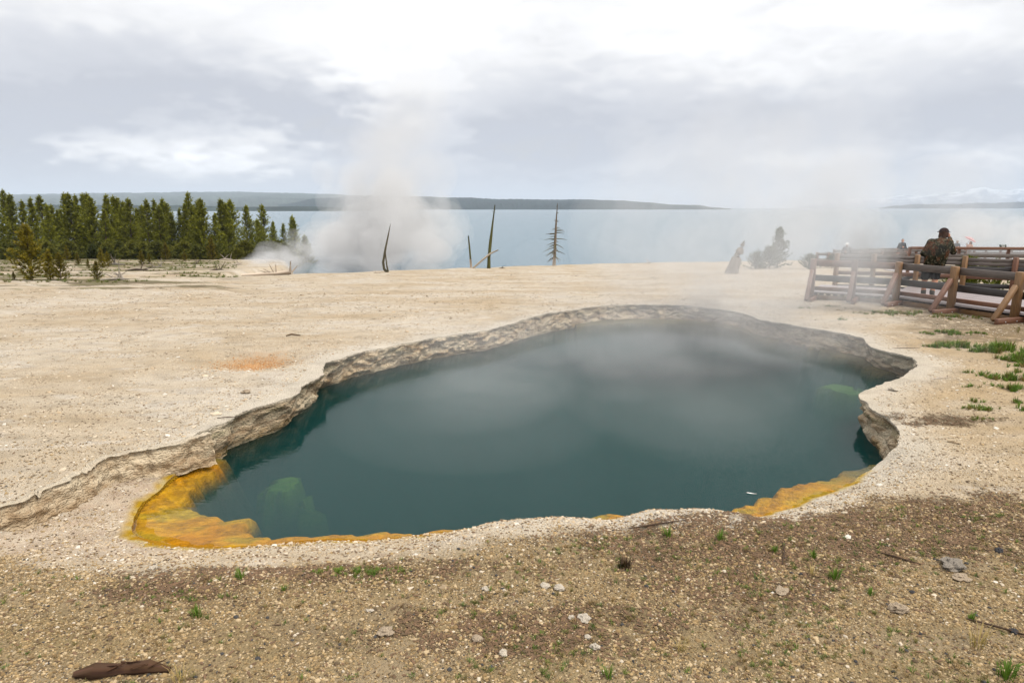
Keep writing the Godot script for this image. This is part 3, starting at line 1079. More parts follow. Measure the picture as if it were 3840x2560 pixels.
func limb(st: SurfaceTool, p: Vector3, d: Vector3, L: float, r: float, c: Color, droop := 0.0) -> void:
	var a := p + d * L * 0.5 + Vector3(0, -droop * 0.3, 0) * L
	var b := p + d * L + Vector3(0, -droop, 0) * L
	tube(st, [p, a, b], [r, r * 0.7, r * 0.25], 5, c, 0.1)

func dead_wood() -> void:
	var grey_bark := Color(0.085, 0.075, 0.048)
	var moss := Color(0.075, 0.074, 0.028)
	var pale := Color(0.46, 0.38, 0.30)
	# leaning snag with a forked foot
	var o := thing("dead_snag", Vector3(-5.75, height(-5.75, -31.7) - 0.05, -31.7))
	var st := start()
	tube(st, [Vector3(0, 0, 0), Vector3(-0.17, 0.2, 0), Vector3(-0.2, 0.5, 0), Vector3(-0.06, 1.15, 0.02), Vector3(0.08, 1.75, 0), Vector3(0.2, 2.28, 0)], [0.075, 0.065, 0.058, 0.046, 0.03, 0.006], 7, grey_bark, 0.12)
	part("trunk", finish(st), M.bark, o)
	st = start()
	tube(st, [Vector3(0.02, 0.08, 0.05), Vector3(-0.02, 0.35, 0.08), Vector3(-0.05, 0.7, 0.1), Vector3(-0.06, 1.0, 0.1)], [0.045, 0.038, 0.03, 0.012], 6, grey_bark, 0.12)
	part("side_stem", finish(st), M.bark, o)
	tag(o, "thin leaning dead trunk with a forked foot in front of the steam plume", "dead tree")
	# short straight snag
	o = thing("dead_snag", Vector3(-2.15, height(-2.15, -35.6) - 0.05, -35.6))
	st = start()
	tube(st, [Vector3(0.03, 0, 0), Vector3(0.0, 0.5, 0)], [0.058, 0.052], 7, pale, 0.12)
	tube(st, [Vector3(0.0, 0.5, 0), Vector3(-0.05, 1.1, 0), Vector3(-0.10, 1.7, 0)], [0.052, 0.045, 0.033], 7, moss, 0.18)
	part("trunk", finish(st), M.bark, o)
	tag(o, "short straight dead trunk with a bleached foot", "dead tree")
	# tall curved snag with a fallen limb at its foot
	o = thing("dead_snag", Vector3(-1.2, height(-1.2, -35.2) - 0.05, -35.2))
	st = start()
	tube(st, [Vector3(0, 0, 0), Vector3(0.01, 0.6, 0), Vector3(0.10, 1.4, 0.02), Vector3(0.20, 2.2, 0), Vector3(0.34, 3.25, 0)], [0.09, 0.08, 0.068, 0.05, 0.022], 8, moss, 0.18)
	for k in 14:
		var t := rng.randf_range(0.3, 0.95)
		var a := rng.randf() * TAU
		limb(st, Vector3(0.33 * t * t, 3.2 * t, 0), Vector3(cos(a), 0.3, sin(a)), rng.randf_range(0.08, 0.16), 0.014, moss)
	part("trunk", finish(st), M.bark, o)
	st = start()
	tube(st, [Vector3(-0.85, 0.02, 0.1), Vector3(-0.3, 0.5, 0.12), Vector3(0.1, 0.82, 0.12), Vector3(0.5, 1.0, 0.1)], [0.05, 0.055, 0.05, 0.03], 6, pale.lerp(moss, 0.3), 0.12)
	part("broken_limb", finish(st), M.bark, o)
	tag(o, "tall curved mossy dead trunk with a broken limb leaning on it", "dead tree")
	# dead fir with drooping branches
	o = thing("dead_fir", Vector3(2.32, height(2.32, -38.0) - 0.05, -38.0))
	st = start()
	var H := 3.45
	tube(st, [Vector3(0, 0, 0), Vector3(0.03, 0.6, 0)], [0.10, 0.085], 7, Color(0.36, 0.31, 0.26), 0.1)
	tube(st, [Vector3(0.03, 0.6, 0), Vector3(0.06, 1.5, 0), Vector3(0.10, 2.5, 0), Vector3(0.16, H, 0)], [0.085, 0.065, 0.045, 0.012], 7, Color(0.15, 0.12, 0.09), 0.1)
	part("trunk", finish(st), M.bark, o)
	for k in 46:
		var t := rng.randf_range(0.14, 0.97)
		st = start()
		var a := rng.randf() * TAU
		var L := 0.95 * pow(1.0 - t, 0.9) * rng.randf_range(0.4, 1.1) + 0.08
		if t > 0.62: L *= 0.5
		limb(st, Vector3(0.16 * t, H * t, 0), Vector3(cos(a), 0.08 if t > 0.4 else -0.12, sin(a)).normalized(), L, 0.026, Color(0.085, 0.075, 0.035), 0.35 * (1.0 - t))
		part("branch", finish(st), M.bark, o)
	tag(o, "bare dead fir with drooping short branches at the plateau edge", "dead tree")
	# leaning broken stump in the steam
	o = thing("tree_stump", Vector3(9.8, height(9.8, -30.6) - 0.05, -30.6))
	st = start()
	tube(st, [Vector3(0, 0, 0), Vector3(0.07, 0.25, 0), Vector3(0.2, 0.75, 0), Vector3(0.30, 1.0, 0), Vector3(0.38, 1.15, 0), Vector3(0.43, 1.3, 0), Vector3(0.49, 1.5, 0)], [0.31, 0.24, 0.22, 0.20, 0.14, 0.10, 0.03], 11, Color(0.17, 0.14, 0.11), 0.16)
	tube(st, [Vector3(0.17, 0.85, 0.05), Vector3(0.2, 1.12, 0.06)], [0.10, 0.02], 7, Color(0.19, 0.16, 0.12), 0.3)
	part("trunk", finish(st), M.bark, o)
	tag(o, "broken leaning stump with a jagged tip, grey in the steam", "stump")
	# bleached driftwood log with a root
	o = thing("driftwood_log", Vector3(-10.6, height(-10.6, -29.9) + 0.03, -29.9), 0.18)
	st = start()
	tube(st, [Vector3(-1.15, 0.03, 0.1), Vector3(-0.5, 0.05, 0.04), Vector3(0.3, 0.08, 0), Vector3(0.9, 0.12, -0.05)], [0.04, 0.06, 0.075, 0.11], 7, pale, 0.12)
	part("trunk", finish(st), M.bark, o)
	for q in [[0.85, 0.15, 0.1, 0.5, 0.5], [0.9, 0.15, 0.0, 0.62, 0.45], [0.95, 0.12, 0.35, 0.4, 0.4], [0.2, 0.1, -0.15, 0.35, 0.42], [0.1, 0.1, -0.55, 0.3, 0.4], [-0.05, 0.1, -0.7, 0.25, 0.45], [0.28, 0.1, 0.02, 0.5, 0.38]]:
		st = start()
		limb(st, Vector3(q[0], q[1], 0), Vector3(q[2], q[3], 0.1).normalized(), q[4], 0.04, pale.lerp(Color(0.1, 0.09, 0.08), rng.randf() * 0.6))
		part("root", finish(st), M.bark, o)
	tag(o, "bleached driftwood log with upturned roots beside the steam vent", "log")
	# twisted driftwood on the terrace and small pieces on the plateau
	var bits := [
		[262, 606, 0.0, "tangle of grey dead limbs under the shore pines", 5, 1.3], [352, 611, 0.5, "grey driftwood root with raised fingers on the terrace", 4, 0.8],
		[445, 603, 1.0, "small dark dead root below the shore pines", 4, 0.6], [510, 592, 0.3, "pair of bleached upright dead limbs by the shore pines", 3, 1.0],
		[497, 618, 0.8, "dark broken branch standing on the terrace", 3, 0.7], [545, 605, 0.2, "grey rotten stump beside the steam", 3, 0.6],
		[262, 641, 0.2, "fan of bare dead twigs beside the lone young pine", 7, 1.0], [310, 619, 0.1, "thin dark log lying flat on the terrace", 2, 1.1],
		[866, 624, 0.0, "little bleached twig fork beside the leaning snag", 3, 0.35], [1153, 613, 0.0, "stubby dark driftwood knot at the plateau edge", 2, 0.35], [1487, 602, 0.0, "pale lone twig standing at the plateau edge", 2, 0.55],
	]
	for q in bits:
		var d := 30.0
		var x := 0.0
		for it in 6:
			x = (q[0] - 1176.0) / 1572.0 * d
			d = clampf((2.45 - height(x, -d)) * 1572.0 / (q[1] - 477.0), 20.0, 66.0)
		o = thing("driftwood", Vector3(x, height(x, -d), -d), q[2])
		var n: int = q[4]
		var sz: float = q[5]
		var cc := Color(0.17, 0.15, 0.13).lerp(Color(0.34, 0.29, 0.24), rng.randf())
		if "dark" in q[3]: cc = Color(0.07, 0.055, 0.04)
		if "pale" in q[3] or "bleached" in q[3]: cc = Color(0.42, 0.36, 0.3)
		st = start()
		tube(st, [Vector3(-0.5, 0.03, 0) * sz, Vector3(0, 0.07, 0.03) * sz, Vector3(0.5, 0.04, 0) * sz], [0.03 * sz, 0.06 * sz, 0.02 * sz], 6, cc, 0.15)
		part("stem", finish(st), M.bark, o)
		for k in n:
			st = start()
			var a := rng.randf_range(-1.0, 1.0)
			var up := 0.2 if "flat" in q[3] else rng.randf_range(0.4, 1.2)
			limb(st, Vector3(rng.randf_range(-0.25, 0.35), 0.05, 0) * sz, Vector3(a, up, rng.randf_range(-0.3, 0.3)).normalized(), sz * rng.randf_range(0.45, 0.9), 0.028 * sz + 0.004, cc, 0.15)
			part("branch", finish(st), M.bark, o)
		tag(o, q[3], "driftwood")
	# stick on the plateau by the pool and the charred log in the corner
	o = thing("stick", Vector3(-4.25, height(-4.25, -13.05) + 0.012, -13.05), 0.15)
	st = start()
	tube(st, [Vector3(-0.13, 0.0, 0), Vector3(-0.03, 0.025, 0), Vector3(0.14, 0.0, 0)], [0.012, 0.018, 0.01], 6, Color(0.09, 0.06, 0.035), 0.1)
	part("stem", finish(st), M.bark, o)
	tag(o, "dark curved stick lying on the pale ground left of the pool", "stick")
	o = thing("rotten_log", Vector3(-2.07, height(-2.07, -3.26) + 0.02, -3.26), 0.10)
	st = start()
	tube(st, [Vector3(-0.26, -0.01, 0), Vector3(-0.15, 0.012, 0.01), Vector3(0.0, 0.0, 0), Vector3(0.12, 0.005, 0.0), Vector3(0.23, -0.01, 0.01)], [0.018, 0.036, 0.028, 0.034, 0.014], 13, Color(0.060, 0.034, 0.022), 0.3)
	part("trunk", finish(st), M.bark, o)
	for k in 8:
		st = start()
		var x0 := rng.randf_range(-0.22, 0.15)
		tube(st, [Vector3(x0, 0.03, rng.randf_range(-0.03, 0.04)), Vector3(x0 + 0.08, 0.05, rng.randf_range(-0.03, 0.04))], [0.006, 0.002], 4, Color(0.06, 0.032, 0.02), 0.2)
		part("splinter", finish(st), M.bark, o)
	tag(o, "dark rotten piece of log half sunk in the gravel", "log")
	for q in [[1.15, -5.0, 0.3, 0.5, "thin dark twig lying at the near edge of the pool"], [1.95, -4.55, 1.2, 0.35, "dark twig on brown litter right of the tufts"], [2.75, -4.5, -0.7, 0.3, "dark twig near the flat grey stone"], [6.2, -9.6, 0.35, 0.4, "bleached stick beside the grass on the right bank"], [7.0, -11.9, 0.0, 0.5, "dark thin stick lying above the right grass patch"], [-3.35, -7.75, 0.1, 0.25, "little twig on the lip of the left scarp"], [2.9, -3.65, -0.6, 0.35, "dark thin twig between tufts at the lower right"]]:
		o = thing("twig", Vector3(q[0], height(q[0], q[1]) + 0.008, q[1]), q[2])
		st = start()
		tube(st, [Vector3(-q[3] * 0.5, 0, 0), Vector3(0, 0.012, 0.015), Vector3(q[3] * 0.5, 0, 0)], [0.004, 0.007, 0.003], 5, Color(0.36, 0.3, 0.25) if "bleached" in q[4] else Color(0.06, 0.04, 0.028), 0.1)
		part("stem", finish(st), M.bark, o)
		tag(o, q[4], "twig")

# ------------------------------------------------------------------ boardwalk

# a board from a to b: its x axis runs along it
func beam(called: String, a: Vector3, b: Vector3, h: float, w: float, m: Material, parent: Node3D, ch := 0.008) -> MeshInstance3D:
	var d := b - a
	var x := d.normalized()
	var up := Vector3.UP if absf(x.y) < 0.9 else Vector3.BACK
	var z := x.cross(up).normalized()
	var y := z.cross(x).normalized()
	return part(called, board(Vector3(d.length(), h, w), ch), m, parent, Transform3D(Basis(x, y, z), (a + b) * 0.5))

func post(a: Vector3, h: float, w: float, m: Material, parent: Node3D, face: Vector3) -> MeshInstance3D:
	var x := Vector3.UP
	var y := Vector3(face.x, 0, face.z).normalized()
	var z := x.cross(y)
	return part("post", board(Vector3(h, w, w), 0.01), m, parent, Transform3D(Basis(x, y, z), a + Vector3(0, h * 0.5, 0)))

func bolt(at: Vector3, face: Vector3, parent: Node3D) -> void:
	var s := SphereMesh.new()
	s.radius = 0.016
	s.height = 0.02
	s.radial_segments = 8
	s.rings = 4
	var y := face.normalized()
	var x := y.cross(Vector3.UP).normalized()
	part("bolt", s, M.bolt_steel, parent, Transform3D(Basis(x, y, x.cross(y)), at))

func boardwalk() -> void:
	var DY := 0.21
	var P := [Vector3(8.15, 0, -18.55), Vector3(9.0, 0, -18.0), Vector3(9.85, 0, -17.45), Vector3(10.42, 0, -16.1), Vector3(10.93, 0, -14.7), Vector3(11.45, 0, -13.3), Vector3(11.95, 0, -11.9)]
	var o := thing("boardwalk", Vector3.ZERO)
	tag(o, "wet wooden boardwalk platform with braced posts beside the pool", "boardwalk")
	for i in P.size():
		var p: Vector3 = P[i]
		var nx: Vector3 = (P[mini(i + 1, P.size() - 1)] - P[maxi(i - 1, 0)]).normalized()
		var outw := Vector3(-nx.z, 0, nx.x)      # towards the pool
		if outw.x > 0: outw = -outw
		var g := height(p.x, p.z)
		var m: Material = M.wood_tan if i >= 2 else M.wood_brown
		post(p + Vector3(0, g + 0.05, 0), 1.05 - g, 0.14, m, o, outw)
		var sl := p + Vector3(0, g + 0.045, 0)
		beam("sill", sl - outw * 0.5 + nx * 0.115, sl + outw * 0.72 + nx * 0.115, 0.15, 0.09, M.wood_brown, o)
		beam("brace", p + outw * 0.09 + Vector3(0, 0.80, 0), p + outw * 0.66 + Vector3(0, g + 0.06, 0), 0.10, 0.10, M.wood_brown if i != 4 else M.wood_tan, o)
		bolt(p + outw * 0.16 + Vector3(0, 0.755, 0) + nx * 0.01, outw + Vector3(0, 0.6, 0), o)
		bolt(sl + outw * 0.15 + nx * 0.163, nx, o)
		bolt(sl + outw * 0.5 + nx * 0.163, nx, o)
	for i in P.size() - 1:
		var a: Vector3 = P[i]
		var b: Vector3 = P[i + 1]
		var e := (b - a).normalized()
		var inw := Vector3(-e.z, 0, e.x)
		if inw.x < 0: inw = -inw
		if inw.z > 0 and i < 2: inw = -inw
		var k := inw * 0.10
		beam("rail", a + k + Vector3(0, 0.985, 0), b + k + Vector3(0, 0.985, 0), 0.17, 0.05, M.wood_grey if i >= 2 else M.wood_brown, o)
		beam("rail", a + k + Vector3(0, 0.585, 0), b + k + Vector3(0, 0.585, 0), 0.165, 0.05, M.wood_dark, o)
		beam("kerb_rail", a + inw * 0.14 + Vector3(0, DY + 0.085, 0), b + inw * 0.14 + Vector3(0, DY + 0.085, 0), 0.10, 0.10, M.wood_brown, o)
		beam("edge_beam", a + inw * 0.115 + Vector3(0, DY - 0.155, 0), b + inw * 0.115 + Vector3(0, DY - 0.155, 0), 0.13, 0.06, M.wood_tan, o)
		var n := int((b - a).length() / 0.145)
		for q in n:
			var c := a.lerp(b, (q + 0.5) / n) + inw * 0.13 + Vector3(0, DY - 0.052, 0)
			beam("spacer_block", c - e * 0.06, c + e * 0.06, 0.06, 0.07, M.wood_dark, o)
	# deck boards lie along the near edge
	var e1: Vector3 = (P[5] - P[2]).normalized()
	var n1 := Vector3(e1.z, 0, -e1.x)
	if n1.x < 0: n1 = -n1
	for k in 27:
		var off := n1 * (0.12 + 0.142 * k)
		var a: Vector3 = P[2] + off - e1 * (0.25 + minf(0.085 * k, 1.9))
		var b: Vector3 = P[2] + off + e1 * 7.5
		var p := beam("plank", a + Vector3(0, DY - 0.02 + rng.randf_range(-0.002, 0.002), 0), b + Vector3(0, DY - 0.02, 0), 0.038, 0.118, M.wood_deck, o, 0.006)
		p.name = "plank"
	var e2: Vector3 = (P[2] - P[0]).normalized()
	var n2 := Vector3(e2.z, 0, -e2.x)
	if n2.z > 0: n2 = -n2
	for k in 15:
		var off := n2 * (0.12 + 0.142 * k)
		beam("plank", P[0] + off + Vector3(0, DY - 0.027, 0) - e2 * 0.1, P[2] + off + Vector3(0, DY - 0.027, 0) + e2 * 0.55, 0.038, 0.118, M.wood_deck, o, 0.006)
	for k in 4:
		beam("joist", P[2] + n1 * 0.3 + e1 * (0.5 + 1.9 * k) + Vector3(0, DY - 0.12, 0), P[2] + n1 * 3.8 + e1 * (0.5 + 1.9 * k) + Vector3(0, DY - 0.12, 0), 0.14, 0.08, M.wood_dark, o)
	# rail on the far side of the platform
	var F := [Vector3(9.75, 0, -20.6), Vector3(10.7, 0, -20.3), Vector3(11.75, 0, -19.9), Vector3(12.77, 0, -19.35), Vector3(13.8, 0, -18.8), Vector3(14.9, 0, -18.2), Vector3(16.0, 0, -17.6)]
	for i in F.size():
		var p: Vector3 = F[i]
		var g := height(p.x, p.z)
		post(p + Vector3(0, g - 0.1, 0), 1.22 - g, 0.11, M.wood_brown if i > 3 else M.wood_tan, o, Vector3(0.45, 0, 0.89))
		if i == 0: continue
		var a: Vector3 = F[i - 1]
		var k := Vector3(-0.04, 0, -0.08)
		for q in [[1.015, 0.10, "wood_grey"], [0.905, 0.10, "wood_grey"], [0.77, 0.13, "wood_dark"], [0.535, 0.11, "wood_brown"], [0.30, 0.12, "wood_dark"]]:
			beam("rail", a + k + Vector3(0, q[0], 0), p + k + Vector3(0, q[0], 0), q[1], 0.045, M[q[2]], o)
	beam("brace", F[2] + Vector3(-0.7, 0.15, -0.2), F[2] + Vector3(0.3, 0.62, -0.2), 0.12, 0.05, M.wood_dark, o)
	beam("edge_beam", F[0] + Vector3(0, 0.12, 0), F[4] + Vector3(0, 0.12, 0), 0.14, 0.06, M.wood_dark, o)
	# second walkway, with the name sign on its rail
	o = thing("boardwalk", Vector3.ZERO)
	tag(o, "walkway rail of reddish wet wood carrying a small name sign", "boardwalk")
	var S0 := Vector3(15.6, 0, -27.0)
	for i in 5:
		var p := S0 + Vector3(1.9 * i, 0, 0.05 * i)
		post(p + Vector3(0, -1.0, 0), 1.95, 0.10, M.wood_brown, o, Vector3.BACK)
	var S1 := S0 + Vector3(8.4, -0.03, 0.25)
	beam("rail", S0 + Vector3(0, 0.915, 0.09), S1 + Vector3(0, 0.915, 0.09), 0.10, 0.09, M.wood_brown, o)
	beam("rail", S0 + Vector3(0, 0.62, 0.08), S1 + Vector3(0, 0.62, 0.08), 0.15, 0.045, M.wood_grey, o)
	beam("rail", S0 + Vector3(0, 0.38, 0.08), S1 + Vector3(0, 0.38, 0.08), 0.12, 0.045, M.wood_grey, o)
	beam("edge_beam", S0 + Vector3(0, 0.17, 0.08), S1 + Vector3(0, 0.17, 0.08), 0.10, 0.06, M.wood_dark, o)
	for k in 12:
		beam("plank", S0 + Vector3(0, -0.10, -0.1 - 0.142 * k), S1 + Vector3(0, -0.10, -0.1 - 0.142 * k), 0.038, 0.134, M.wood_deck, o, 0.006)
	# sign, tilted back on the rail
	var sg := thing("name_sign", Vector3(19.1, 0.965, -26.83))
	sg.rotation.x = -0.35
	part("panel", board(Vector3(0.27, 0.115, 0.02), 0.004), M.sign_green, sg, Transform3D(Basis(), Vector3(0, 0.02, 0.02)))
	var font := SystemFont.new()
	font.font_names = PackedStringArray(["Droid Sans"])
	for q in [["Black", 0.047], ["Pool", -0.009]]:
		var tm := TextMesh.new()
		tm.text = q[0]
		tm.font = font
		tm.font_size = 24
		tm.pixel_size = 0.0023
		tm.depth = 0.004
		part("lettering", tm, M.sign_white, sg, Transform3D(Basis(), Vector3(0, q[1], 0.034)))
	tag(sg, "small dark sign reading Black Pool on the walkway rail", "sign")
	# far walkways over the shore
	var legs := [
		["low far walkway rails in the steam behind the left end of the platform", [Vector3(19.3, -1.42, -41.8), Vector3(20.1, -1.42, -42.0), Vector3(21.5, -1.42, -42.3), Vector3(22.9, -1.42, -42.6), Vector3(24.0, -1.42, -42.8), Vector3(25.6, -1.42, -43.0)], 1.6],
		["farther walkway rail on the lake shore behind the man in camouflage", [Vector3(23.4, -1.62, -48.3), Vector3(24.9, -1.62, -49.0), Vector3(26.6, -1.60, -49.8), Vector3(28.0, -1.60, -50.2), Vector3(29.6, -1.60, -50.4), Vector3(31.4, -1.62, -50.4), Vector3(33.2, -1.65, -50.4)], 1.8],
		["farthest walkway rail out by the umbrella", [Vector3(34.0, -1.95, -57.0), Vector3(36.2, -1.95, -57.2), Vector3(38.4, -1.95, -57.2), Vector3(40.6, -1.95, -57.2), Vector3(42.8, -1.95, -57.2), Vector3(45.0, -1.95, -57.2)], 1.8],
	]
	for L in legs:
		o = thing("boardwalk", Vector3.ZERO)
		tag(o, L[0], "boardwalk")
		var pts: Array = L[1]
		for i in pts.size():
			var p: Vector3 = pts[i]
			post(p + Vector3(0, -1.6, 0), 2.74, 0.15, M.wood_brown, o, Vector3.BACK)
			post(p + Vector3(0.1, -1.6, -1.9), 2.70, 0.15, M.wood_brown, o, Vector3.BACK)
			if i == 0: continue
			var a: Vector3 = pts[i - 1]
			for q in [[0.98, 0.17], [0.62, 0.17], [0.1, 0.2]]:
				beam("rail", a + Vector3(0, q[0], 0.1), p + Vector3(0, q[0], 0.1), q[1], 0.05, M.wood_grey, o)
				if q[0] > 0.5: beam("rail", a + Vector3(0.1, q[0], -1.8), p + Vector3(0.1, q[0], -1.8), q[1], 0.05, M.wood_grey, o)
			beam("deck_section", a + Vector3(0, -0.04, -0.95), p + Vector3(0, -0.04, -0.95), 0.05, 1.75, M.wood_deck, o)

# ------------------------------------------------------------------ people

# joined tapered capsules meshed as one skin; bone: [from, to, radius, radius, colour number]
func skin(st: SurfaceTool, bones: Array, cell: float, k: float, tint: Callable) -> void:
	var lo := Vector3.ONE * 1e9
	var hi := -lo
	for b in bones:
		var r: float = maxf(b[2], b[3]) + cell * 2.5 + k * 0.5
		for p in [b[0], b[1]]:
			lo = lo.min(p - Vector3.ONE * r)
			hi = hi.max(p + Vector3.ONE * r)
	var n := Vector3i(((hi - lo) / cell).ceil()) + Vector3i.ONE
	var sx := 1
	var sy := n.x
	var sz := n.x * n.y
	var field := PackedFloat32Array()
	field.resize(n.x * n.y * n.z)
	field.fill(9.0)
	var near := field.duplicate()
	var who := PackedByteArray()
	who.resize(field.size())
	for b in bones:
		var A: Vector3 = b[0]
		var B: Vector3 = b[1]
		var r0: float = b[2]
		var r1: float = b[3]
		var ab := B - A
		var l2 := maxf(ab.length_squared(), 1e-9)
		var pad := maxf(r0, r1) + cell * 2.5 + k * 0.5
		var i0 := Vector3i(((A.min(B) - Vector3.ONE * pad - lo) / cell).floor()).clamp(Vector3i.ZERO, n - Vector3i.ONE)
		var i1 := Vector3i(((A.max(B) + Vector3.ONE * pad - lo) / cell).ceil()).clamp(Vector3i.ZERO, n - Vector3i.ONE)
		for z in range(i0.z, i1.z + 1):
			for y in range(i0.y, i1.y + 1):
				var o := z * sz + y * sy
				for x in range(i0.x, i1.x + 1):
					var p := lo + Vector3(x, y, z) * cell
					var t := clampf((p - A).dot(ab) / l2, 0.0, 1.0)
					var d := p.distance_to(A + ab * t) - lerpf(r0, r1, t)
					var f := field[o + x]
					var h := maxf(k - absf(f - d), 0.0) / k
					field[o + x] = minf(f, d) - h * h * k * 0.25
					if d < near[o + x]:
						near[o + x] = d
						who[o + x] = b[4]
	var vid := PackedInt32Array()
	vid.resize(field.size())
	vid.fill(-1)
	var vs := PackedVector3Array()
	var cs := PackedColorArray()
	var corner := [0, 1, sy, sy + 1, sz, sz + 1, sz + sy, sz + sy + 1]
	var off := [Vector3(0, 0, 0), Vector3(1, 0, 0), Vector3(0, 1, 0), Vector3(1, 1, 0), Vector3(0, 0, 1), Vector3(1, 0, 1), Vector3(0, 1, 1), Vector3(1, 1, 1)]
	var edges := [[0, 1], [2, 3], [4, 5], [6, 7], [0, 2], [1, 3], [4, 6], [5, 7], [0, 4], [1, 5], [2, 6], [3, 7]]
	for z in n.z - 1:
		for y in n.y - 1:
			for x in n.x - 1:
				var o := z * sz + y * sy + x
				var inside := 0
				for q in 8:
					if field[o + corner[q]] < 0.0: inside += 1
				if inside == 0 or inside == 8: continue
				var sum := Vector3.ZERO
				var cnt := 0
				for e in edges:
					var a: float = field[o + corner[e[0]]]
					var b2: float = field[o + corner[e[1]]]
					if (a < 0.0) != (b2 < 0.0):
						var t := a / (a - b2)
						sum += off[e[0]].lerp(off[e[1]], t)
						cnt += 1
				vid[o] = vs.size()
				var pos := lo + (Vector3(x, y, z) + sum / cnt) * cell
				vs.append(pos)
				var bw := 0
				var bd := 9.0
				for q in 8:
					if near[o + corner[q]] < bd:
						bd = near[o + corner[q]]
						bw = who[o + corner[q]]
				cs.append(tint.call(bw, pos))
	var axes := [[1, sy, sz], [sy, sz, 1], [sz, 1, sy]]
	for z in range(1, n.z - 1):
		for y in range(1, n.y - 1):
			for x in range(1, n.x - 1):
				var o := z * sz + y * sy + x
				var a := field[o] < 0.0
				for ax in axes:
					if a == (field[o + ax[0]] < 0.0): continue
					var q := [vid[o], vid[o - ax[1]], vid[o - ax[1] - ax[2]], vid[o - ax[2]]]
					if q.min() < 0: continue
					if a: q.reverse()
					for w in [0, 1, 2, 0, 2, 3]:
						st.set_color(cs[q[w]])
						st.set_smooth_group(0)
						st.add_vertex(vs[q[w]])

func hand(st: SurfaceTool, wrist: Vector3, along: Vector3, palm_n: Vector3, thumb: Vector3, curl: float, tint: Callable, num: int) -> void:
	var a := along.normalized()
	var t := (thumb - a * thumb.dot(a)).normalized()
	var n := palm_n.normalized()
	var bones: Array = [[wrist, wrist + a * 0.07, 0.026, 0.03, num], [wrist + a * 0.05 + t * 0.02, wrist + a * 0.075 - t * 0.025, 0.018, 0.016, num]]
	var lens := [0.068, 0.078, 0.072, 0.056]
	for f in 4:
		var base := wrist + a * 0.08 + t * (0.03 - 0.02 * f)
		var d1 := (a + n * curl * 0.6).normalized()
		var d2 := (a + n * curl * 1.9).normalized()
		var L: float = lens[f]
		bones.append([base, base + d1 * L * 0.5, 0.0095, 0.009, num])
		bones.append([base + d1 * L * 0.5, base + d1 * L * 0.5 + d2 * L * 0.5, 0.009, 0.007, num])
	var tb := wrist + a * 0.03 + t * 0.03
	var td := (a * 0.6 + t + n * 0.4).normalized()
	bones.append([tb, tb + td * 0.035, 0.012, 0.010, num])
	bones.append([tb + td * 0.035, tb + td * 0.035 + (a + t * 0.4 + n * 0.5).normalized() * 0.03, 0.010, 0.008, num])
	skin(st, bones, 0.006, 0.008, tint)

func dome(r: float, flat: float, c: Color, brim: Vector3, brim_len: float) -> ArrayMesh:
	var st := start()
	st.set_color(c)
	for i in 7:
		for j in 18:
			var f := func(u: float, v: float) -> Vector3:
				var el := u / 7.0 * PI * 0.5
				var az := v / 18.0 * TAU
				return Vector3(cos(el) * sin(az) * r, sin(el) * r * flat, cos(el) * cos(az) * r * 1.12)
			var a: Vector3 = f.call(i, j)
			var b: Vector3 = f.call(i, j + 1)
			var d: Vector3 = f.call(i + 1, j)
			var e: Vector3 = f.call(i + 1, j + 1)
			for p in [a, d, b, b, d, e]: st.add_vertex(p)
	if brim_len > 0.0:
		var side := brim.cross(Vector3.UP)
		var n := 10
		for i in n:
			var g := func(q: float, out: float) -> Vector3:
				var an := (q / n - 0.5) * 2.2
				return (brim * cos(an) + side * sin(an)) * (r * 1.04 + out * brim_len * cos(an * 0.7)) + Vector3(0, -0.03 * out + 0.012, 0)
			for s in [0.0, 0.006]:
				var u := Vector3(0, s, 0)
				for p in [g.call(i, 0.0) + u, g.call(i, 1.0) + u, g.call(i + 1.0, 0.0) + u, g.call(i + 1.0, 0.0) + u, g.call(i, 1.0) + u, g.call(i + 1.0, 1.0) + u]: st.add_vertex(p)
	return finish(st)

func head_bones(c: Vector3, fwd: Vector3, num: int) -> Array:
	var r := fwd.cross(Vector3.UP)
	return [[c + Vector3(0, 0.035, 0) - fwd * 0.012, c + Vector3(0, 0.02, 0) + fwd * 0.012, 0.092, 0.088, num], [c + Vector3(0, -0.03, 0) + fwd * 0.03, c + Vector3(0, -0.085, 0) + fwd * 0.06, 0.068, 0.04, num],
		[c + Vector3(0, 0.0, 0) + fwd * 0.105, c + Vector3(0, -0.03, 0) + fwd * 0.118, 0.011, 0.016, num], [c + r * 0.09 + Vector3(0, 0.015, 0), c + r * 0.092 + Vector3(0, -0.025, 0), 0.02, 0.014, num], [c - r * 0.09 + Vector3(0, 0.015, 0), c - r * 0.092 + Vector3(0, -0.025, 0), 0.02, 0.014, num],
		[c + Vector3(0, -0.16, 0) - fwd * 0.03, c + Vector3(0, -0.05, 0), 0.056, 0.054, num]]

const SKIN := Color(0.42, 0.20, 0.125)

# eyes, brows and mouth as small inset shapes of the face
func face_marks(c: Vector3, fwd: Vector3, parent: Node3D) -> void:
	var st := start()
	var r := fwd.cross(Vector3.UP)
	for s in [-1.0, 1.0]:
		tube(st, [c + fwd * 0.088 + r * s * 0.022 + Vector3(0, 0.008, 0), c + fwd * 0.084 + r * s * 0.044 + Vector3(0, 0.008, 0)], [0.008, 0.006], 6, Color(0.03, 0.02, 0.02))
	tube(st, [c + fwd * 0.098 - r * 0.022 + Vector3(0, -0.066, 0), c + fwd * 0.102 + Vector3(0, -0.068, 0), c + fwd * 0.098 + r * 0.022 + Vector3(0, -0.066, 0)], [0.004, 0.006, 0.004], 6, Color(0.25, 0.08, 0.06))
	part("face_features", finish(st), M.cloth, parent)

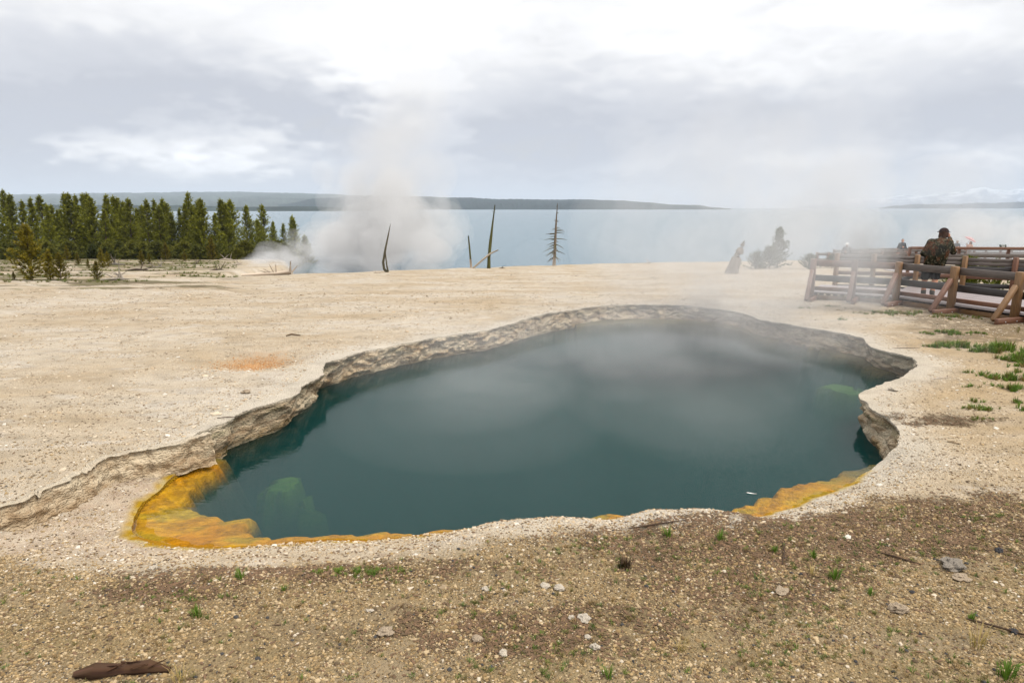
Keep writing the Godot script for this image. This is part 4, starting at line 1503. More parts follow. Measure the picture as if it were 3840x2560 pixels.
func people() -> void:
	var camo := func(num: int, p: Vector3) -> Color:
		match num:
			0: return SKIN
			1:
				var a := n_mid.get_noise_3d(p.x * 5.0, p.y * 3.0, p.z * 5.0)
				var b := n_fine.get_noise_3d(p.x * 3.0, p.y * 1.6, p.z * 3.0)
				var c := Color(0.028, 0.025, 0.015)
				if a > 0.18: c = Color(0.075, 0.030, 0.013)
				if a < -0.12: c = Color(0.010, 0.008, 0.006)
				if b > 0.30: c = Color(0.10, 0.09, 0.055)
				if b < -0.28: c = Color(0.018, 0.016, 0.010)
				return c
			2: return Color(0.012, 0.012, 0.013)
			3: return Color(0.055, 0.052, 0.045)
			4: return Color(0.02, 0.022, 0.024)
		return Color.WHITE
	# the man in camouflage, seen from behind
	var o := thing("person", Vector3(10.6, 0.21, -17.15), -0.5)
	var F := Vector3(0, 0, -1)
	var hc := Vector3(0.09, 1.625, -0.03)
	var b: Array = []
	b.append_array(head_bones(hc, F, 0))
	b.append_array([
		[Vector3(-0.02, 0.98, 0), Vector3(0.02, 1.28, 0.01), 0.19, 0.20, 1], [Vector3(-0.14, 0.90, 0), Vector3(-0.09, 1.28, 0.02), 0.135, 0.145, 1], [Vector3(0.08, 0.90, 0), Vector3(0.14, 1.28, 0.02), 0.135, 0.145, 1],
		[Vector3(-0.15, 1.39, 0.01), Vector3(0.22, 1.40, 0.01), 0.095, 0.095, 1], [Vector3(0.04, 1.40, 0.01), Vector3(0.07, 1.50, 0.0), 0.10, 0.075, 1],
		[Vector3(-0.03, 1.44, 0.09), Vector3(0.17, 1.44, 0.09), 0.065, 0.065, 1], [Vector3(-0.02, 1.36, 0.12), Vector3(0.16, 1.36, 0.12), 0.05, 0.05, 1],
		[Vector3(-0.16, 1.39, 0.01), Vector3(-0.29, 1.12, 0.03), 0.085, 0.070, 1], [Vector3(-0.29, 1.11, 0.02), Vector3(-0.10, 1.08, -0.25), 0.068, 0.048, 1],
		[Vector3(0.22, 1.40, 0.01), Vector3(0.34, 1.17, -0.05), 0.085, 0.070, 1], [Vector3(0.34, 1.17, -0.06), Vector3(0.235, 1.50, -0.13), 0.066, 0.046, 1],
		[Vector3(-0.12, 0.90, 0), Vector3(-0.20, 0.55, 0.01), 0.125, 0.105, 2], [Vector3(0.02, 0.90, 0), Vector3(0.02, 0.56, -0.03), 0.125, 0.105, 2],
		[Vector3(-0.20, 0.55, 0.0), Vector3(-0.205, 0.36, 0.02), 0.066, 0.060, 0], [Vector3(-0.205, 0.36, 0.02), Vector3(-0.20, 0.12, 0.02), 0.060, 0.042, 0],
		[Vector3(0.02, 0.56, -0.03), Vector3(0.015, 0.38, 0.0), 0.066, 0.062, 0], [Vector3(0.015, 0.38, 0.0), Vector3(-0.015, 0.14, 0.02), 0.062, 0.043, 0],
		[Vector3(-0.20, 0.17, 0.02), Vector3(-0.20, 0.05, 0.02), 0.056, 0.05, 3], [Vector3(-0.20, 0.045, 0.03), Vector3(-0.21, 0.04, -0.14), 0.045, 0.04, 3],
		[Vector3(-0.015, 0.17, 0.02), Vector3(0.0, 0.06, 0.02), 0.056, 0.05, 3], [Vector3(-0.02, 0.05, 0.035), Vector3(0.09, 0.035, -0.10), 0.046, 0.038, 3],
	])
	var st := start()
	skin(st, b, 0.0165, 0.035, camo)
	hand(st, Vector3(0.225, 1.53, -0.135), Vector3(-0.35, 1.0, -0.1), Vector3(-0.6, 0, 0.2), Vector3(-0.3, 0, -1.0), 0.5, camo, 0)
	hand(st, Vector3(-0.10, 1.08, -0.25), Vector3(1.0, 0.1, -0.25), Vector3(0, 0, 1), Vector3(0, 1, 0), 0.5, camo, 0)
	part("body", finish(st), M.cloth, o)
	face_marks(hc, F, o)
	part("cap", dome(0.112, 0.95, Color(0.018, 0.010, 0.009), F, 0.075), M.cloth, o, Transform3D(Basis(Vector3.RIGHT, 0.06), hc + Vector3(0, 0.028, 0.0)))
	st = start()
	tube(st, [Vector3(-0.05, 0.0, 0.098), Vector3(-0.035, 0.045, 0.098), Vector3(0.0, 0.062, 0.094), Vector3(0.035, 0.045, 0.098), Vector3(0.05, 0.0, 0.098)], [0.006, 0.006, 0.006, 0.006, 0.006], 6, Color(0.07, 0.03, 0.02))
	part("cap_strap", finish(st), M.cloth, o, Transform3D(Basis(), hc + Vector3(0, 0.04, 0.022)))
	st = start()
	var hair := func(_n: int, p: Vector3) -> Color: return Color(0.045, 0.020, 0.011) * (1.0 + 0.7 * n_fine.get_noise_3d(p.x * 4, p.y, p.z * 4))
	skin(st, [[hc + Vector3(-0.06, 0.0, 0.05), hc + Vector3(-0.085, -0.085, 0.05), 0.045, 0.03, 0], [hc + Vector3(0.06, 0.0, 0.05), hc + Vector3(0.07, -0.085, 0.05), 0.045, 0.03, 0], [hc + Vector3(0, 0.02, 0.07), hc + Vector3(0, -0.09, 0.075), 0.06, 0.05, 0]], 0.012, 0.03, hair)
	part("hair", finish(st), M.cloth, o)
	tag(o, "man in camouflage hooded jacket, black shorts and brown cap, seen from behind", "person")
	# four visitors on the far walkways
	var others := [
		{"at": Vector3(21.1, -1.42, -43.4), "turn": 2.4, "h": 1.0, "top": Color(0.05, 0.05, 0.052), "legs": Color(0.04, 0.045, 0.06), "cap": Color(0.75, 0.74, 0.72), "hair": 0, "label": "visitor in a white cap and dark zipped jacket, blurred by steam"},
		{"at": Vector3(29.2, -1.60, -51.6), "turn": 2.9, "h": 1.02, "top": Color(0.018, 0.024, 0.034), "legs": Color(0.03, 0.03, 0.035), "cap": null, "hair": 1, "label": "bareheaded visitor in a navy jacket with folded arms on the far walkway"},
		{"at": Vector3(37.55, -1.95, -58.2), "turn": 3.1, "h": 1.0, "top": Color(0.022, 0.024, 0.030), "legs": Color(0.05, 0.08, 0.16), "cap": Color(0.25, 0.2, 0.16), "hair": 0, "label": "visitor in a dark hooded jacket and light cap beside the umbrella"},
		{"at": Vector3(38.75, -1.95, -58.3), "turn": 1.9, "h": 0.93, "top": Color(0.62, 0.36, 0.24), "legs": Color(0.25, 0.2, 0.18), "cap": null, "hair": 2, "label": "long haired visitor in a peach top under the pink umbrella"},
	]
	for q in others:
		o = thing("person", q.at, q.turn)
		var top: Color = q.top
		var legs: Color = q.legs
		var tint := func(num: int, _p: Vector3) -> Color:
			return [SKIN, top, legs, Color(0.03, 0.03, 0.03)][num]
		var hd := Vector3(0, 1.60, -0.02)
		b = head_bones(hd, F, 0)
		b.append_array([[Vector3(0, 0.98, 0), Vector3(0, 1.30, 0), 0.15, 0.165, 1], [Vector3(-0.16, 1.38, 0), Vector3(0.16, 1.38, 0), 0.085, 0.085, 1], [Vector3(0, 1.38, 0), Vector3(0, 1.46, 0), 0.09, 0.07, 1],
			[Vector3(-0.08, 0.92, 0), Vector3(-0.10, 0.50, -0.01), 0.10, 0.075, 2], [Vector3(0.08, 0.92, 0), Vector3(0.10, 0.50, -0.01), 0.10, 0.075, 2], [Vector3(-0.10, 0.50, -0.01), Vector3(-0.10, 0.10, 0.01), 0.072, 0.055, 2], [Vector3(0.10, 0.50, -0.01), Vector3(0.10, 0.10, 0.01), 0.072, 0.055, 2],
			[Vector3(-0.10, 0.05, 0.03), Vector3(-0.11, 0.04, -0.14), 0.045, 0.04, 3], [Vector3(0.10, 0.05, 0.03), Vector3(0.11, 0.04, -0.14), 0.045, 0.04, 3],
			[Vector3(-0.18, 1.37, 0), Vector3(-0.27, 1.10, 0.02), 0.07, 0.06, 1], [Vector3(0.18, 1.37, 0), Vector3(0.27, 1.10, 0.02), 0.07, 0.06, 1]])
		st = start()
		var lw := Vector3(-0.08, 1.12, -0.24)
		var rw := Vector3(0.06, 1.15, -0.24)
		if q.hair == 2: rw = Vector3(0.17, 1.45, -0.22)
		b.append([Vector3(-0.27, 1.10, 0.02), lw, 0.058, 0.042, 1])
		b.append([Vector3(0.27, 1.10, 0.02), rw, 0.058, 0.042, 1])
		skin(st, b, 0.024, 0.03, tint)
		hand(st, lw, Vector3(1, 0.2, -0.2), Vector3(0, 0, 1), Vector3(0, 1, 0), 0.7, tint, 0)
		hand(st, rw, Vector3(-1, 0.2, -0.2) if q.hair != 2 else Vector3(0, 1, -0.1), Vector3(0, 0, 1), Vector3(0, 1, 0) if q.hair != 2 else Vector3(-1, 0, 0), 0.9, tint, 0)
		part("body", finish(st), M.cloth, o, Transform3D(Basis.from_scale(Vector3.ONE * q.h), Vector3.ZERO))
		face_marks(hd * q.h, F, o)
		if q.cap != null:
			part("cap", dome(0.108, 0.9, q.cap, F, 0.075), M.cloth, o, Transform3D(Basis.from_scale(Vector3.ONE * q.h), (hd + Vector3(0, 0.03, 0)) * q.h))
		if q.hair:
			st = start()
			var hb := [[hd + Vector3(0, 0.06, 0.02), hd + Vector3(0, 0.0, 0.05), 0.085, 0.07, 0]]
			if q.hair == 2:
				hb.append([hd + Vector3(-0.05, 0.03, 0.05), hd + Vector3(-0.07, -0.32, 0.07), 0.07, 0.05, 0])
				hb.append([hd + Vector3(0.05, 0.03, 0.05), hd + Vector3(0.07, -0.32, 0.07), 0.07, 0.05, 0])
			skin(st, hb, 0.016, 0.03, func(_n, _p): return Color(0.02, 0.014, 0.010))
			part("hair", finish(st), M.cloth, o, Transform3D(Basis.from_scale(Vector3.ONE * q.h), Vector3.ZERO))
		tag(o, q.label, "person")
	# umbrella held by the last one
	o = thing("umbrella", Vector3(38.75, -1.95, -58.3) + Basis(Vector3.UP, 1.9) * Vector3(0.16, 1.40, -0.23))
	o.rotation = Vector3(0.15, 0.0, -0.5)
	st = start()
	var um := flat_mat("umbrella_cloth", lin(0.42, 0.27, 0.27), 0.7)
	um.backlight_enabled = true
	um.backlight = lin(0.5, 0.25, 0.25)
	for i in 8:
		for j in 4:
			var f := func(u: float, v: float) -> Vector3:
				var rr := 0.5 * u / 4.0
				var an := v / 8.0 * TAU
				return Vector3(cos(an) * rr, 0.62 - 0.75 * rr * rr, sin(an) * rr)
			for p in [f.call(j, i), f.call(j + 1, i), f.call(j, i + 1), f.call(j, i + 1), f.call(j + 1, i), f.call(j + 1, i + 1)]: st.add_vertex(p)
	part("canopy", finish(st), um, o)
	st = start()
	tube(st, [Vector3(0, -0.06, 0), Vector3(0, 0.64, 0)], [0.008, 0.006], 6, Color(0.3, 0.3, 0.3))
	part("shaft", finish(st), M.cloth, o)
	tag(o, "pink patterned umbrella tilted over the long haired visitor", "umbrella")

# ------------------------------------------------------------------ stones, grass and litter

func stone_mesh(sub: int, jit: float, flat: float) -> ArrayMesh:
	var s := SphereMesh.new()
	s.radius = 1.0
	s.height = 2.0
	s.radial_segments = 6 + sub * 5
	s.rings = 3 + sub * 3
	var a := s.get_mesh_arrays()
	var v: PackedVector3Array = a[Mesh.ARRAY_VERTEX]
	var n := FastNoiseLite.new()
	set_noise(n, rng.randi() % 1000, 0.8, 3)
	var st := start()
	st.set_smooth_group(0xFFFFFFFF)
	st.set_color(Color.WHITE)
	for i in v.size():
		var p := v[i]
		var f := 1.0 + jit * n.get_noise_3d(p.x, p.y, p.z) + jit * 0.5 * n.get_noise_3d(p.x * 3.0, p.y * 3.0, p.z * 3.0)
		v[i] = Vector3(p.x * f, p.y * f * flat, p.z * f)
	var idx: PackedInt32Array = a[Mesh.ARRAY_INDEX]
	for i in idx: st.add_vertex(v[i])
	return finish(st)

func many(called: String, label: String, mesh: Mesh, m: Material, xs: Array, cs: PackedColorArray) -> void:
	var mm := MultiMesh.new()
	mm.transform_format = MultiMesh.TRANSFORM_3D
	mm.use_colors = true
	mm.mesh = mesh
	mm.instance_count = xs.size()
	for i in xs.size():
		mm.set_instance_transform(i, xs[i])
		mm.set_instance_color(i, cs[i])
	var o := MultiMeshInstance3D.new()
	o.name = unique(called)
	o.multimesh = mm
	o.material_override = m
	add_child(o)
	tag(o, label, "", "", "stuff")

func tuft_mesh(n: int, spread: float, w: float, lean: float) -> ArrayMesh:
	# unit height grass tuft, blades bent outwards
	var st := start()
	for i in n:
		var a := rng.randf() * TAU
		var o := Vector3(cos(a), 0, sin(a))
		var base := o * rng.randf() * spread
		var h := rng.randf_range(0.45, 1.0)
		var out := rng.randf_range(0.1, 1.0) * lean
		var side := o.cross(Vector3.UP) * w
		var mid := base + Vector3(0, h * 0.6, 0) + o * out * 0.35 * h
		var tip := base + Vector3(0, h * (1.0 - 0.3 * out), 0) + o * out * h
		var c := rng.randf_range(0.65, 1.2)
		st.set_color(Color(c, c, c * 0.9))
		for p in [base - side, mid - side * 0.8, base + side, base + side, mid - side * 0.8, mid + side * 0.8, mid - side * 0.8, tip, mid + side * 0.8]:
			st.add_vertex(p)
	return finish(st)

func turned(p: Vector3, s: Vector3) -> Transform3D:
	var b := Basis(Vector3.UP, rng.randf() * TAU) * Basis(Vector3.RIGHT, rng.randf_range(-0.4, 0.4))
	return Transform3D(b.scaled_local(s), p)

func in_view(x: float, z: float) -> bool:
	return z < -2.4 and absf(x) < 0.80 * -z + 0.5

func scatter() -> void:
	# pebbles: coarse gravel on the near side, flakes of sinter elsewhere
	var sm: Array = [stone_mesh(0, 0.5, 0.6), stone_mesh(0, 0.6, 0.75), stone_mesh(0, 0.6, 0.4)]
	var xs: Array = [[], [], []]
	var cs: Array = [PackedColorArray(), PackedColorArray(), PackedColorArray()]
	var made := 0
	var guard := 0
	while made < 190000 and guard < 800000:
		guard += 1
		var z := -2.2 - 4.7 * pow(rng.randf(), 0.9)
		var x := rng.randf_range(-1.0, 1.0) * (-z * 0.92 + 1.4)
		if outward(x, z) < 0.12: continue
		var g := gravel_share(x, z)
		if rng.randf() > (0.12 + 0.88 * g) * (0.45 + 1.3 * smooth(-0.25, 0.35, n_mid.get_noise_2d(x * 0.9 + 50.0, z * 1.2))): continue
		var r := 0.0026 * exp(absf(rng.randfn(0.0, 0.62)))
		if r > 0.015: continue
		var k := rng.randi() % 3
		xs[k].append(turned(Vector3(x, height(x, z) + r * 0.2, z), Vector3(r * rng.randf_range(0.8, 1.4), r, r * rng.randf_range(0.8, 1.3))))
		var u := rng.randf()
		var c := Color(0.265, 0.185, 0.092)
		if u < 0.26: c = Color(0.33, 0.25, 0.15)
		elif u < 0.29: c = Color(0.40, 0.34, 0.26)
		elif u < 0.52: c = Color(0.165, 0.11, 0.052)
		elif u < 0.66: c = Color(0.09, 0.064, 0.038)
		elif u < 0.69: c = Color(0.045, 0.043, 0.042)
		c = c * rng.randf_range(0.75, 1.15)
		c.a = 1
		cs[k].append(c)
		made += 1
	for k in 3:
		many("gravel", "coarse tan gravel on the near side of the pool", sm[k], M.stone, xs[k], cs[k])
	# flakes of crust on the plateau, the apron and the rim
	xs = []
	var cf := PackedColorArray()
	made = 0
	guard = 0
	while made < 42000 and guard < 200000:
		guard += 1
		var z := -4.0 - 17.0 * pow(rng.randf(), 1.5)
		var x := rng.randf_range(-0.92, 0.92) * -z
		var s := outward(x, z)
		if s < 0.10: continue
		var den := 0.35 + 0.9 * n_mid.get_noise_2d(x * 0.8, z * 0.8) + 0.5 * smooth(1.2, 0.1, s)
		den *= 1.0 - 0.9 * gravel_share(x, z)
		if rng.randf() > den: continue
		var r := 0.0026 * exp(absf(rng.randfn(0.0, 0.55))) * (1.0 + 0.09 * -z)
		xs.append(turned(Vector3(x, height(x, z) + r * 0.12, z), Vector3(r * rng.randf_range(0.8, 1.7), r * 0.9, r * rng.randf_range(0.8, 1.5))))
		var c := Color(0.39, 0.325, 0.24)
		var u := rng.randf()
		if u < 0.35: c = Color(0.32, 0.245, 0.16)
		elif u < 0.5: c = Color(0.20, 0.15, 0.095)
		elif u < 0.58: c = Color(0.46, 0.42, 0.36)
		c = c * rng.randf_range(0.85, 1.12)
		c.a = 1
		cf.append(c)
		made += 1
	many("sinter_flakes", "pale flakes of broken sinter crust strewn over the plateau", sm[2], M.stone, xs, cf)
	# dark litter of needles and bark
	xs = []
	cf = PackedColorArray()
	made = 0
	guard = 0
	while made < 26000 and guard < 260000:
		guard += 1
		var z := -2.5 - 6.5 * rng.randf()
		var x := rng.randf_range(-0.92, 0.92) * -z
		if outward(x, z) < 0.2: continue
		if rng.randf() > 0.03 + 0.9 * smooth(0.1, 0.9, debris_share(x, z)): continue
		var r := rng.randf_range(0.003, 0.009)
		xs.append(turned(Vector3(x, height(x, z) + 0.004, z), Vector3(r * rng.randf_range(1.0, 3.0), r * 0.5, r)))
		var c := Color(0.075, 0.05, 0.03).lerp(Color(0.14, 0.085, 0.05), rng.randf())
		cf.append(c)
		made += 1
	many("litter", "dark litter of bark and needles on the gravel", sm[2], M.stone, xs, cf)
	# bark and twig crumbs blown over the plateau
	xs = []
	cf = PackedColorArray()
	guard = 0
	while xs.size() < 5200 and guard < 90000:
		guard += 1
		var z := -7.0 - 24.0 * pow(rng.randf(), 1.2)
		var x := rng.randf_range(-0.85, 0.85) * -z
		if outward(x, z) < 0.35: continue
		if rng.randf() > 0.06 + 1.4 * smooth(0.18, 0.5, n_mid.get_noise_2d(x * 0.35 + 12.0, z * 0.8)): continue
		var r := rng.randf_range(0.003, 0.007) * (1.0 + 0.06 * -z)
		xs.append(turned(Vector3(x, height(x, z) + r * 0.2, z), Vector3(r * rng.randf_range(1.0, 4.0), r * 0.6, r)))
		cf.append(Color(0.10, 0.075, 0.05).lerp(Color(0.24, 0.18, 0.12), rng.randf()))
	many("plateau_litter", "dark crumbs of bark and twigs blown over the pale plateau", sm[2], M.stone, xs, cf)
	# orange crumbs in the vent
	xs = []
	cf = PackedColorArray()
	for i in 1500:
		var a := rng.randf() * TAU
		var q := absf(rng.randfn(0.0, 0.36))
		var x := -4.25 + cos(a) * q
		var z := -10.95 + sin(a) * q * 0.95
		var r := rng.randf_range(0.004, 0.014)
		xs.append(turned(Vector3(x, height(x, z), z), Vector3(r, r, r)))
		cf.append(Color(0.38, 0.24, 0.12).lerp(Color(0.26, 0.12, 0.045), rng.randf()))
	many("vent_crumbs", "orange crumbs of mineral crust filling a small dry vent", sm[1], M.stone, xs, cf)
	# grass: small weeds on the gravel, lush patches on the right bank
	var tm: Array = [tuft_mesh(16, 0.35, 0.035, 0.7), tuft_mesh(26, 0.5, 0.03, 0.9), tuft_mesh(12, 0.3, 0.05, 1.2)]
	xs = [[], [], []]
	cs = [PackedColorArray(), PackedColorArray(), PackedColorArray()]
	var greens := [Color(0.075, 0.115, 0.022), Color(0.11, 0.15, 0.025), Color(0.16, 0.13, 0.045), Color(0.19, 0.12, 0.05)]
	guard = 0
	made = 0
	while made < 2200 and guard < 60000:
		guard += 1
		var z := -2.6 - 2.8 * rng.randf()
		var x := rng.randf_range(-0.92, 0.92) * -z
		if outward(x, z) < 0.45: continue
		if gravel_share(x, z) < 0.6: continue
		var w := 0.10 + 0.9 * smooth(0.0, 0.5, n_mid.get_noise_2d(x * 0.9 + 20.0, z * 0.9)) + 0.5 * debris_share(x, z)
		if x < -0.3: w *= 0.45
		if rng.randf() > w: continue
		var k := rng.randi() % 3
		var h := rng.randf_range(0.012, 0.042)
		xs[k].append(turned(Vector3(x, height(x, z) - 0.003, z), Vector3(h * 1.2, h, h * 1.2)))
		cs[k].append(greens[rng.randi() % 4])
		made += 1
	for k in 3:
		many("weeds", "sparse small weeds among the gravel", tm[k], M.blade, xs[k], cs[k])
	xs = [[], [], []]
	cs = [PackedColorArray(), PackedColorArray(), PackedColorArray()]
	# x, z, radius x, radius z, how many, height, dryness
	var patches := [[8.7, -13.3, 0.65, 0.20, 150, 0.09, 0.05], [8.0, -12.1, 0.55, 0.35, 130, 0.12, 0.1], [8.6, -11.6, 0.6, 0.4, 170, 0.17, 0.1], [8.6, -10.9, 0.6, 0.45, 200, 0.18, 0.1], [8.2, -10.2, 0.6, 0.4, 140, 0.15, 0.25], [7.4, -9.6, 0.5, 0.28, 120, 0.12, 0.3], [7.0, -9.9, 0.25, 0.2, 40, 0.09, 0.1], [6.45, -9.2, 0.3, 0.12, 40, 0.07, 0.1], [6.9, -8.9, 0.4, 0.25, 70, 0.11, 0.5], [6.2, -8.3, 0.35, 0.25, 80, 0.12, 0.3], [5.75, -8.15, 0.18, 0.12, 30, 0.08, 0.1], [6.7, -8.0, 0.4, 0.3, 80, 0.12, 0.6], [6.3, -7.6, 0.35, 0.2, 60, 0.11, 0.2], [5.95, -7.3, 0.3, 0.2, 60, 0.09, 0.2], [5.55, -7.75, 0.14, 0.1, 20, 0.05, 0.1], [10.0, -15.3, 0.7, 0.5, 170, 0.08, 0.6], [9.2, -15.9, 0.7, 0.45, 180, 0.09, 0.35], [8.7, -16.1, 0.5, 0.3, 100, 0.07, 0.4], [7.3, -15.0, 0.25, 0.12, 30, 0.06, 0.2], [7.9, -17.1, 0.45, 0.12, 50, 0.05, 0.3], [7.2, -17.0, 0.25, 0.1, 30, 0.05, 0.3], [10.6, -13.6, 0.6, 0.4, 80, 0.08, 0.8], [-1.05, -4.30, 0.42, 0.07, 120, 0.055, 0.15], [-0.85, -4.2, 0.25, 0.05, 40, 0.04, 0.3], [1.75, -4.25, 0.6, 0.25, 260, 0.024, 0.6], [2.2, -4.45, 0.35, 0.12, 90, 0.03, 0.4], [1.2, -4.5, 0.45, 0.15, 130, 0.02, 0.7], [3.2, -4.0, 0.6, 0.2, 120, 0.022, 0.6], [2.4, -3.4, 0.6, 0.2, 110, 0.025, 0.6], [-2.2, -4.0, 0.35, 0.1, 60, 0.04, 0.4], [1.4, -3.9, 0.7, 0.25, 240, 0.022, 0.8], [0.1, -3.5, 0.5, 0.2, 110, 0.026, 0.75], [-0.9, -3.55, 0.35, 0.12, 60, 0.022, 0.7]]
	for q in patches:
		var lush := 1.7 if q[0] > 5.0 else 1.0
		for i in int(q[4] * lush):
			var a := rng.randf() * TAU
			var rr := sqrt(rng.randf())
			var x: float = q[0] + cos(a) * rr * q[2]
			var z: float = q[1] + sin(a) * rr * q[3]
			x += 0.3 * q[2] * n_mid.get_noise_2d(x * 1.5, z * 1.5)
			if outward(x, z) < 0.25: continue
			if lush > 1.5 and n_mid.get_noise_2d(x * 1.6 + 70.0, z * 1.6) < -0.02 + 0.25 * (rr - 0.5): continue
			var k := rng.randi() % 3
			var h: float = q[5] * rng.randf_range(0.5, 1.15) * (1.15 - 0.6 * rr) * (1.35 if lush > 1.5 else 1.0)
			xs[k].append(turned(Vector3(x, height(x, z) - 0.004, z), Vector3(h * 0.8, h, h * 0.8)))
			var c: Color = Color(0.075, 0.15, 0.018).lerp(Color(0.14, 0.20, 0.025), rng.randf())
			if rng.randf() < q[6] + 0.12: c = Color(0.23, 0.16, 0.06).lerp(Color(0.12, 0.13, 0.03), rng.randf())
			cs[k].append(c)
	# thin dry grass before the young pines and on the terrace
	for i in 2600:
		var d := rng.randf_range(24.3, 56.0)
		var x := -d * rng.randf_range(0.40, 0.78)
		var near := d < 27.5
		if near and (x > -13.2 or d > 25.6): continue
		if not near and n_mid.get_noise_2d(x * 0.10, -d * 0.35) < 0.12: continue
		var k := rng.randi() % 3
		var h := rng.randf_range(0.06, 0.16)
		xs[k].append(turned(Vector3(x, height(x, -d), -d), Vector3(h * 1.4, h, h * 1.4)))
		cs[k].append(Color(0.15, 0.125, 0.04).lerp(Color(0.09, 0.12, 0.02), rng.randf()))
	for k in 3:
		many("grass", "green grass growing in patches on the pale ground", tm[k], M.blade, xs[k], cs[k])
	# single tufts that stand out
	var tufts := [
		[-1.93, -3.79, 0.075, 0, "upright green grass tuft alone on gravel at the lower left"], [-1.83, -4.22, 0.07, 0, "green grass tuft left of the long green strip"], [-1.49, -4.08, 0.045, 0, "tiny green sprig below the long green strip"],
		[1.18, -4.82, 0.07, 0, "thin upright grass tuft near the pool edge above the brown clump"], [1.57, -4.76, 0.075, 0, "round grass tuft near the pool edge on dark litter"], [2.17, -4.21, 0.08, 0, "leafy green tuft with tall stalks right of centre"],
		[1.91, -4.58, 0.05, 0, "small yellow-green tuft between two grass tufts"], [2.31, -4.01, 0.05, 0, "low green tuft left of the pale boulder"], [2.63, -3.23, 0.10, 0, "tall grass tuft at the lower right corner"],
		[0.51, -3.23, 0.06, 0, "broad leafed green plant at the bottom edge"], [2.79, -3.75, 0.05, 0, "small green tuft right of the pale boulder"], [2.15, -4.5, 0.06, 0, "flat green tuft right of the moss patch"],
		[2.04, -4.26, 0.07, 1, "straw coloured dry grass tuft right of centre"], [0.95, -3.46, 0.08, 1, "flattened straw grass tuft in the lower middle"], [0.79, -4.37, 0.07, 2, "dark brown dead clump of leaves below the pool edge"], [2.66, -3.5, 0.12, 1, "tall dry straw stalks near the lower right corner"], [-1.75, -3.2, 0.10, 1, "dry straw grass growing over the rotten log"],
	]
	var kinds := [tuft_mesh(46, 0.45, 0.03, 0.8), tuft_mesh(34, 0.4, 0.018, 1.6), tuft_mesh(60, 0.6, 0.06, 0.9)]
	var mats: Array = []
	for c in [Color(0.10, 0.17, 0.02), Color(0.36, 0.26, 0.11), Color(0.07, 0.04, 0.022)]:
		var m := M.blade.duplicate() as StandardMaterial3D
		m.albedo_color = c.linear_to_srgb()
		mats.append(m)
	for q in tufts:
		var o := thing("grass_tuft", Vector3(q[0], height(q[0], q[1]) - 0.004, q[1]), rng.randf() * TAU)
		var h: float = q[2] * 1.35
		part("blades", kinds[q[3]], mats[q[3]], o, Transform3D(Basis.from_scale(Vector3(h * 0.85, h, h * 0.85)), Vector3.ZERO))
		tag(o, q[4], "grass tuft")
	# stones that can be told apart
	var big: Array = [stone_mesh(2, 0.55, 0.55), stone_mesh(2, 0.6, 0.75), stone_mesh(2, 0.7, 0.45)]
	var rock := vc_mat("rock_face", 0.95, 0.2)
	rock.heightmap_enabled = true
	rock.heightmap_texture = M.bank_rock.heightmap_texture
	rock.albedo_texture = M.bank_rock.albedo_texture
	rock.uv1_triplanar = true
	rock.uv1_world_triplanar = true
	rock.uv1_scale = Vector3.ONE * 2.5
	rock.heightmap_scale = 1.5
	var tones := {"grey": Color(0.23, 0.20, 0.165), "pale": Color(0.33, 0.26, 0.185), "white": Color(0.44, 0.385, 0.31), "dark": Color(0.05, 0.048, 0.05)}
	var rocks := [
		[3.07, -4.37, 0.085, 2, "grey", "flat grey rock on gravel at the right"], [3.03, -4.22, 0.05, 2, "pale", "flat pale slab in front of the flat grey rock"], [2.39, -3.84, 0.058, 1, "pale", "rounded pale boulder at the lower right"],
		[0.22, -4.12, 0.035, 0, "white", "left one of two white stones below the pool"], [0.31, -4.09, 0.04, 0, "white", "right one of two white stones below the pool"], [0.36, -3.76, 0.022, 1, "white", "small white stone beside a larger cream one"], [0.44, -3.75, 0.042, 2, "white", "cream broken stone in the lower middle"],
		[0.47, -3.48, 0.03, 1, "white", "white stone leaning on a smaller one near the bottom"], [0.44, -3.57, 0.022, 0, "white", "smaller white stone above a leaning one"], [1.75, -4.05, 0.045, 2, "pale", "cream stone half buried in brown moss"],
		[-2.53, -4.43, 0.03, 1, "white", "white stone at the lower edge of the apron"], [-0.17, -4.07, 0.026, 1, "white", "lone white stone left of the two white ones"], [-0.88, -3.83, 0.022, 2, "white", "small white stone on bare gravel left of centre"],
		[-0.74, -3.61, 0.045, 2, "pale", "ragged cream stone in dark moss"], [-0.2, -3.55, 0.035, 0, "pale", "cream stone left of the bottom centre"], [-0.05, -3.43, 0.03, 1, "white", "whitish stone close to the bottom centre"], [2.6, -4.05, 0.02, 0, "dark", "upper black pebble near the flat grey rock"], [3.55, -4.6, 0.035, 1, "dark", "black lump on gravel far to the right"], [2.95, -3.62, 0.03, 0, "dark", "black stone at the lower right"],
		[-0.95, -4.55, 0.035, 2, "pale", "ochre stained stone on the white rim"], [5.15, -8.95, 0.06, 2, "white", "flat white stone on the right bank"], [-3.6, -8.95, 0.06, 2, "pale", "flat pale stone on the plateau left of the pool"],
	]
	for q in rocks:
		var o := thing("rock", Vector3(q[0], height(q[0], q[1]) + q[2] * 0.25, q[1]), rng.randf() * TAU)
		var m: StandardMaterial3D = M["rock_" + q[4]] if M.has("rock_" + q[4]) else rock.duplicate()
		m.albedo_color = (tones[q[4]] as Color).linear_to_srgb()
		M["rock_" + q[4]] = m
		part("stone", big[q[3]], m, o, Transform3D(Basis.from_scale(Vector3(q[2] * 0.95, q[2] * 0.8, q[2] * 0.8)), Vector3.ZERO))
		tag(o, q[5], "rock")
	# feather on the water
	var o := thing("feather", Vector3(2.35, WATER + 0.006, -6.45), -0.4)
	var st := start()
	st.set_color(Color(0.8, 0.78, 0.74))
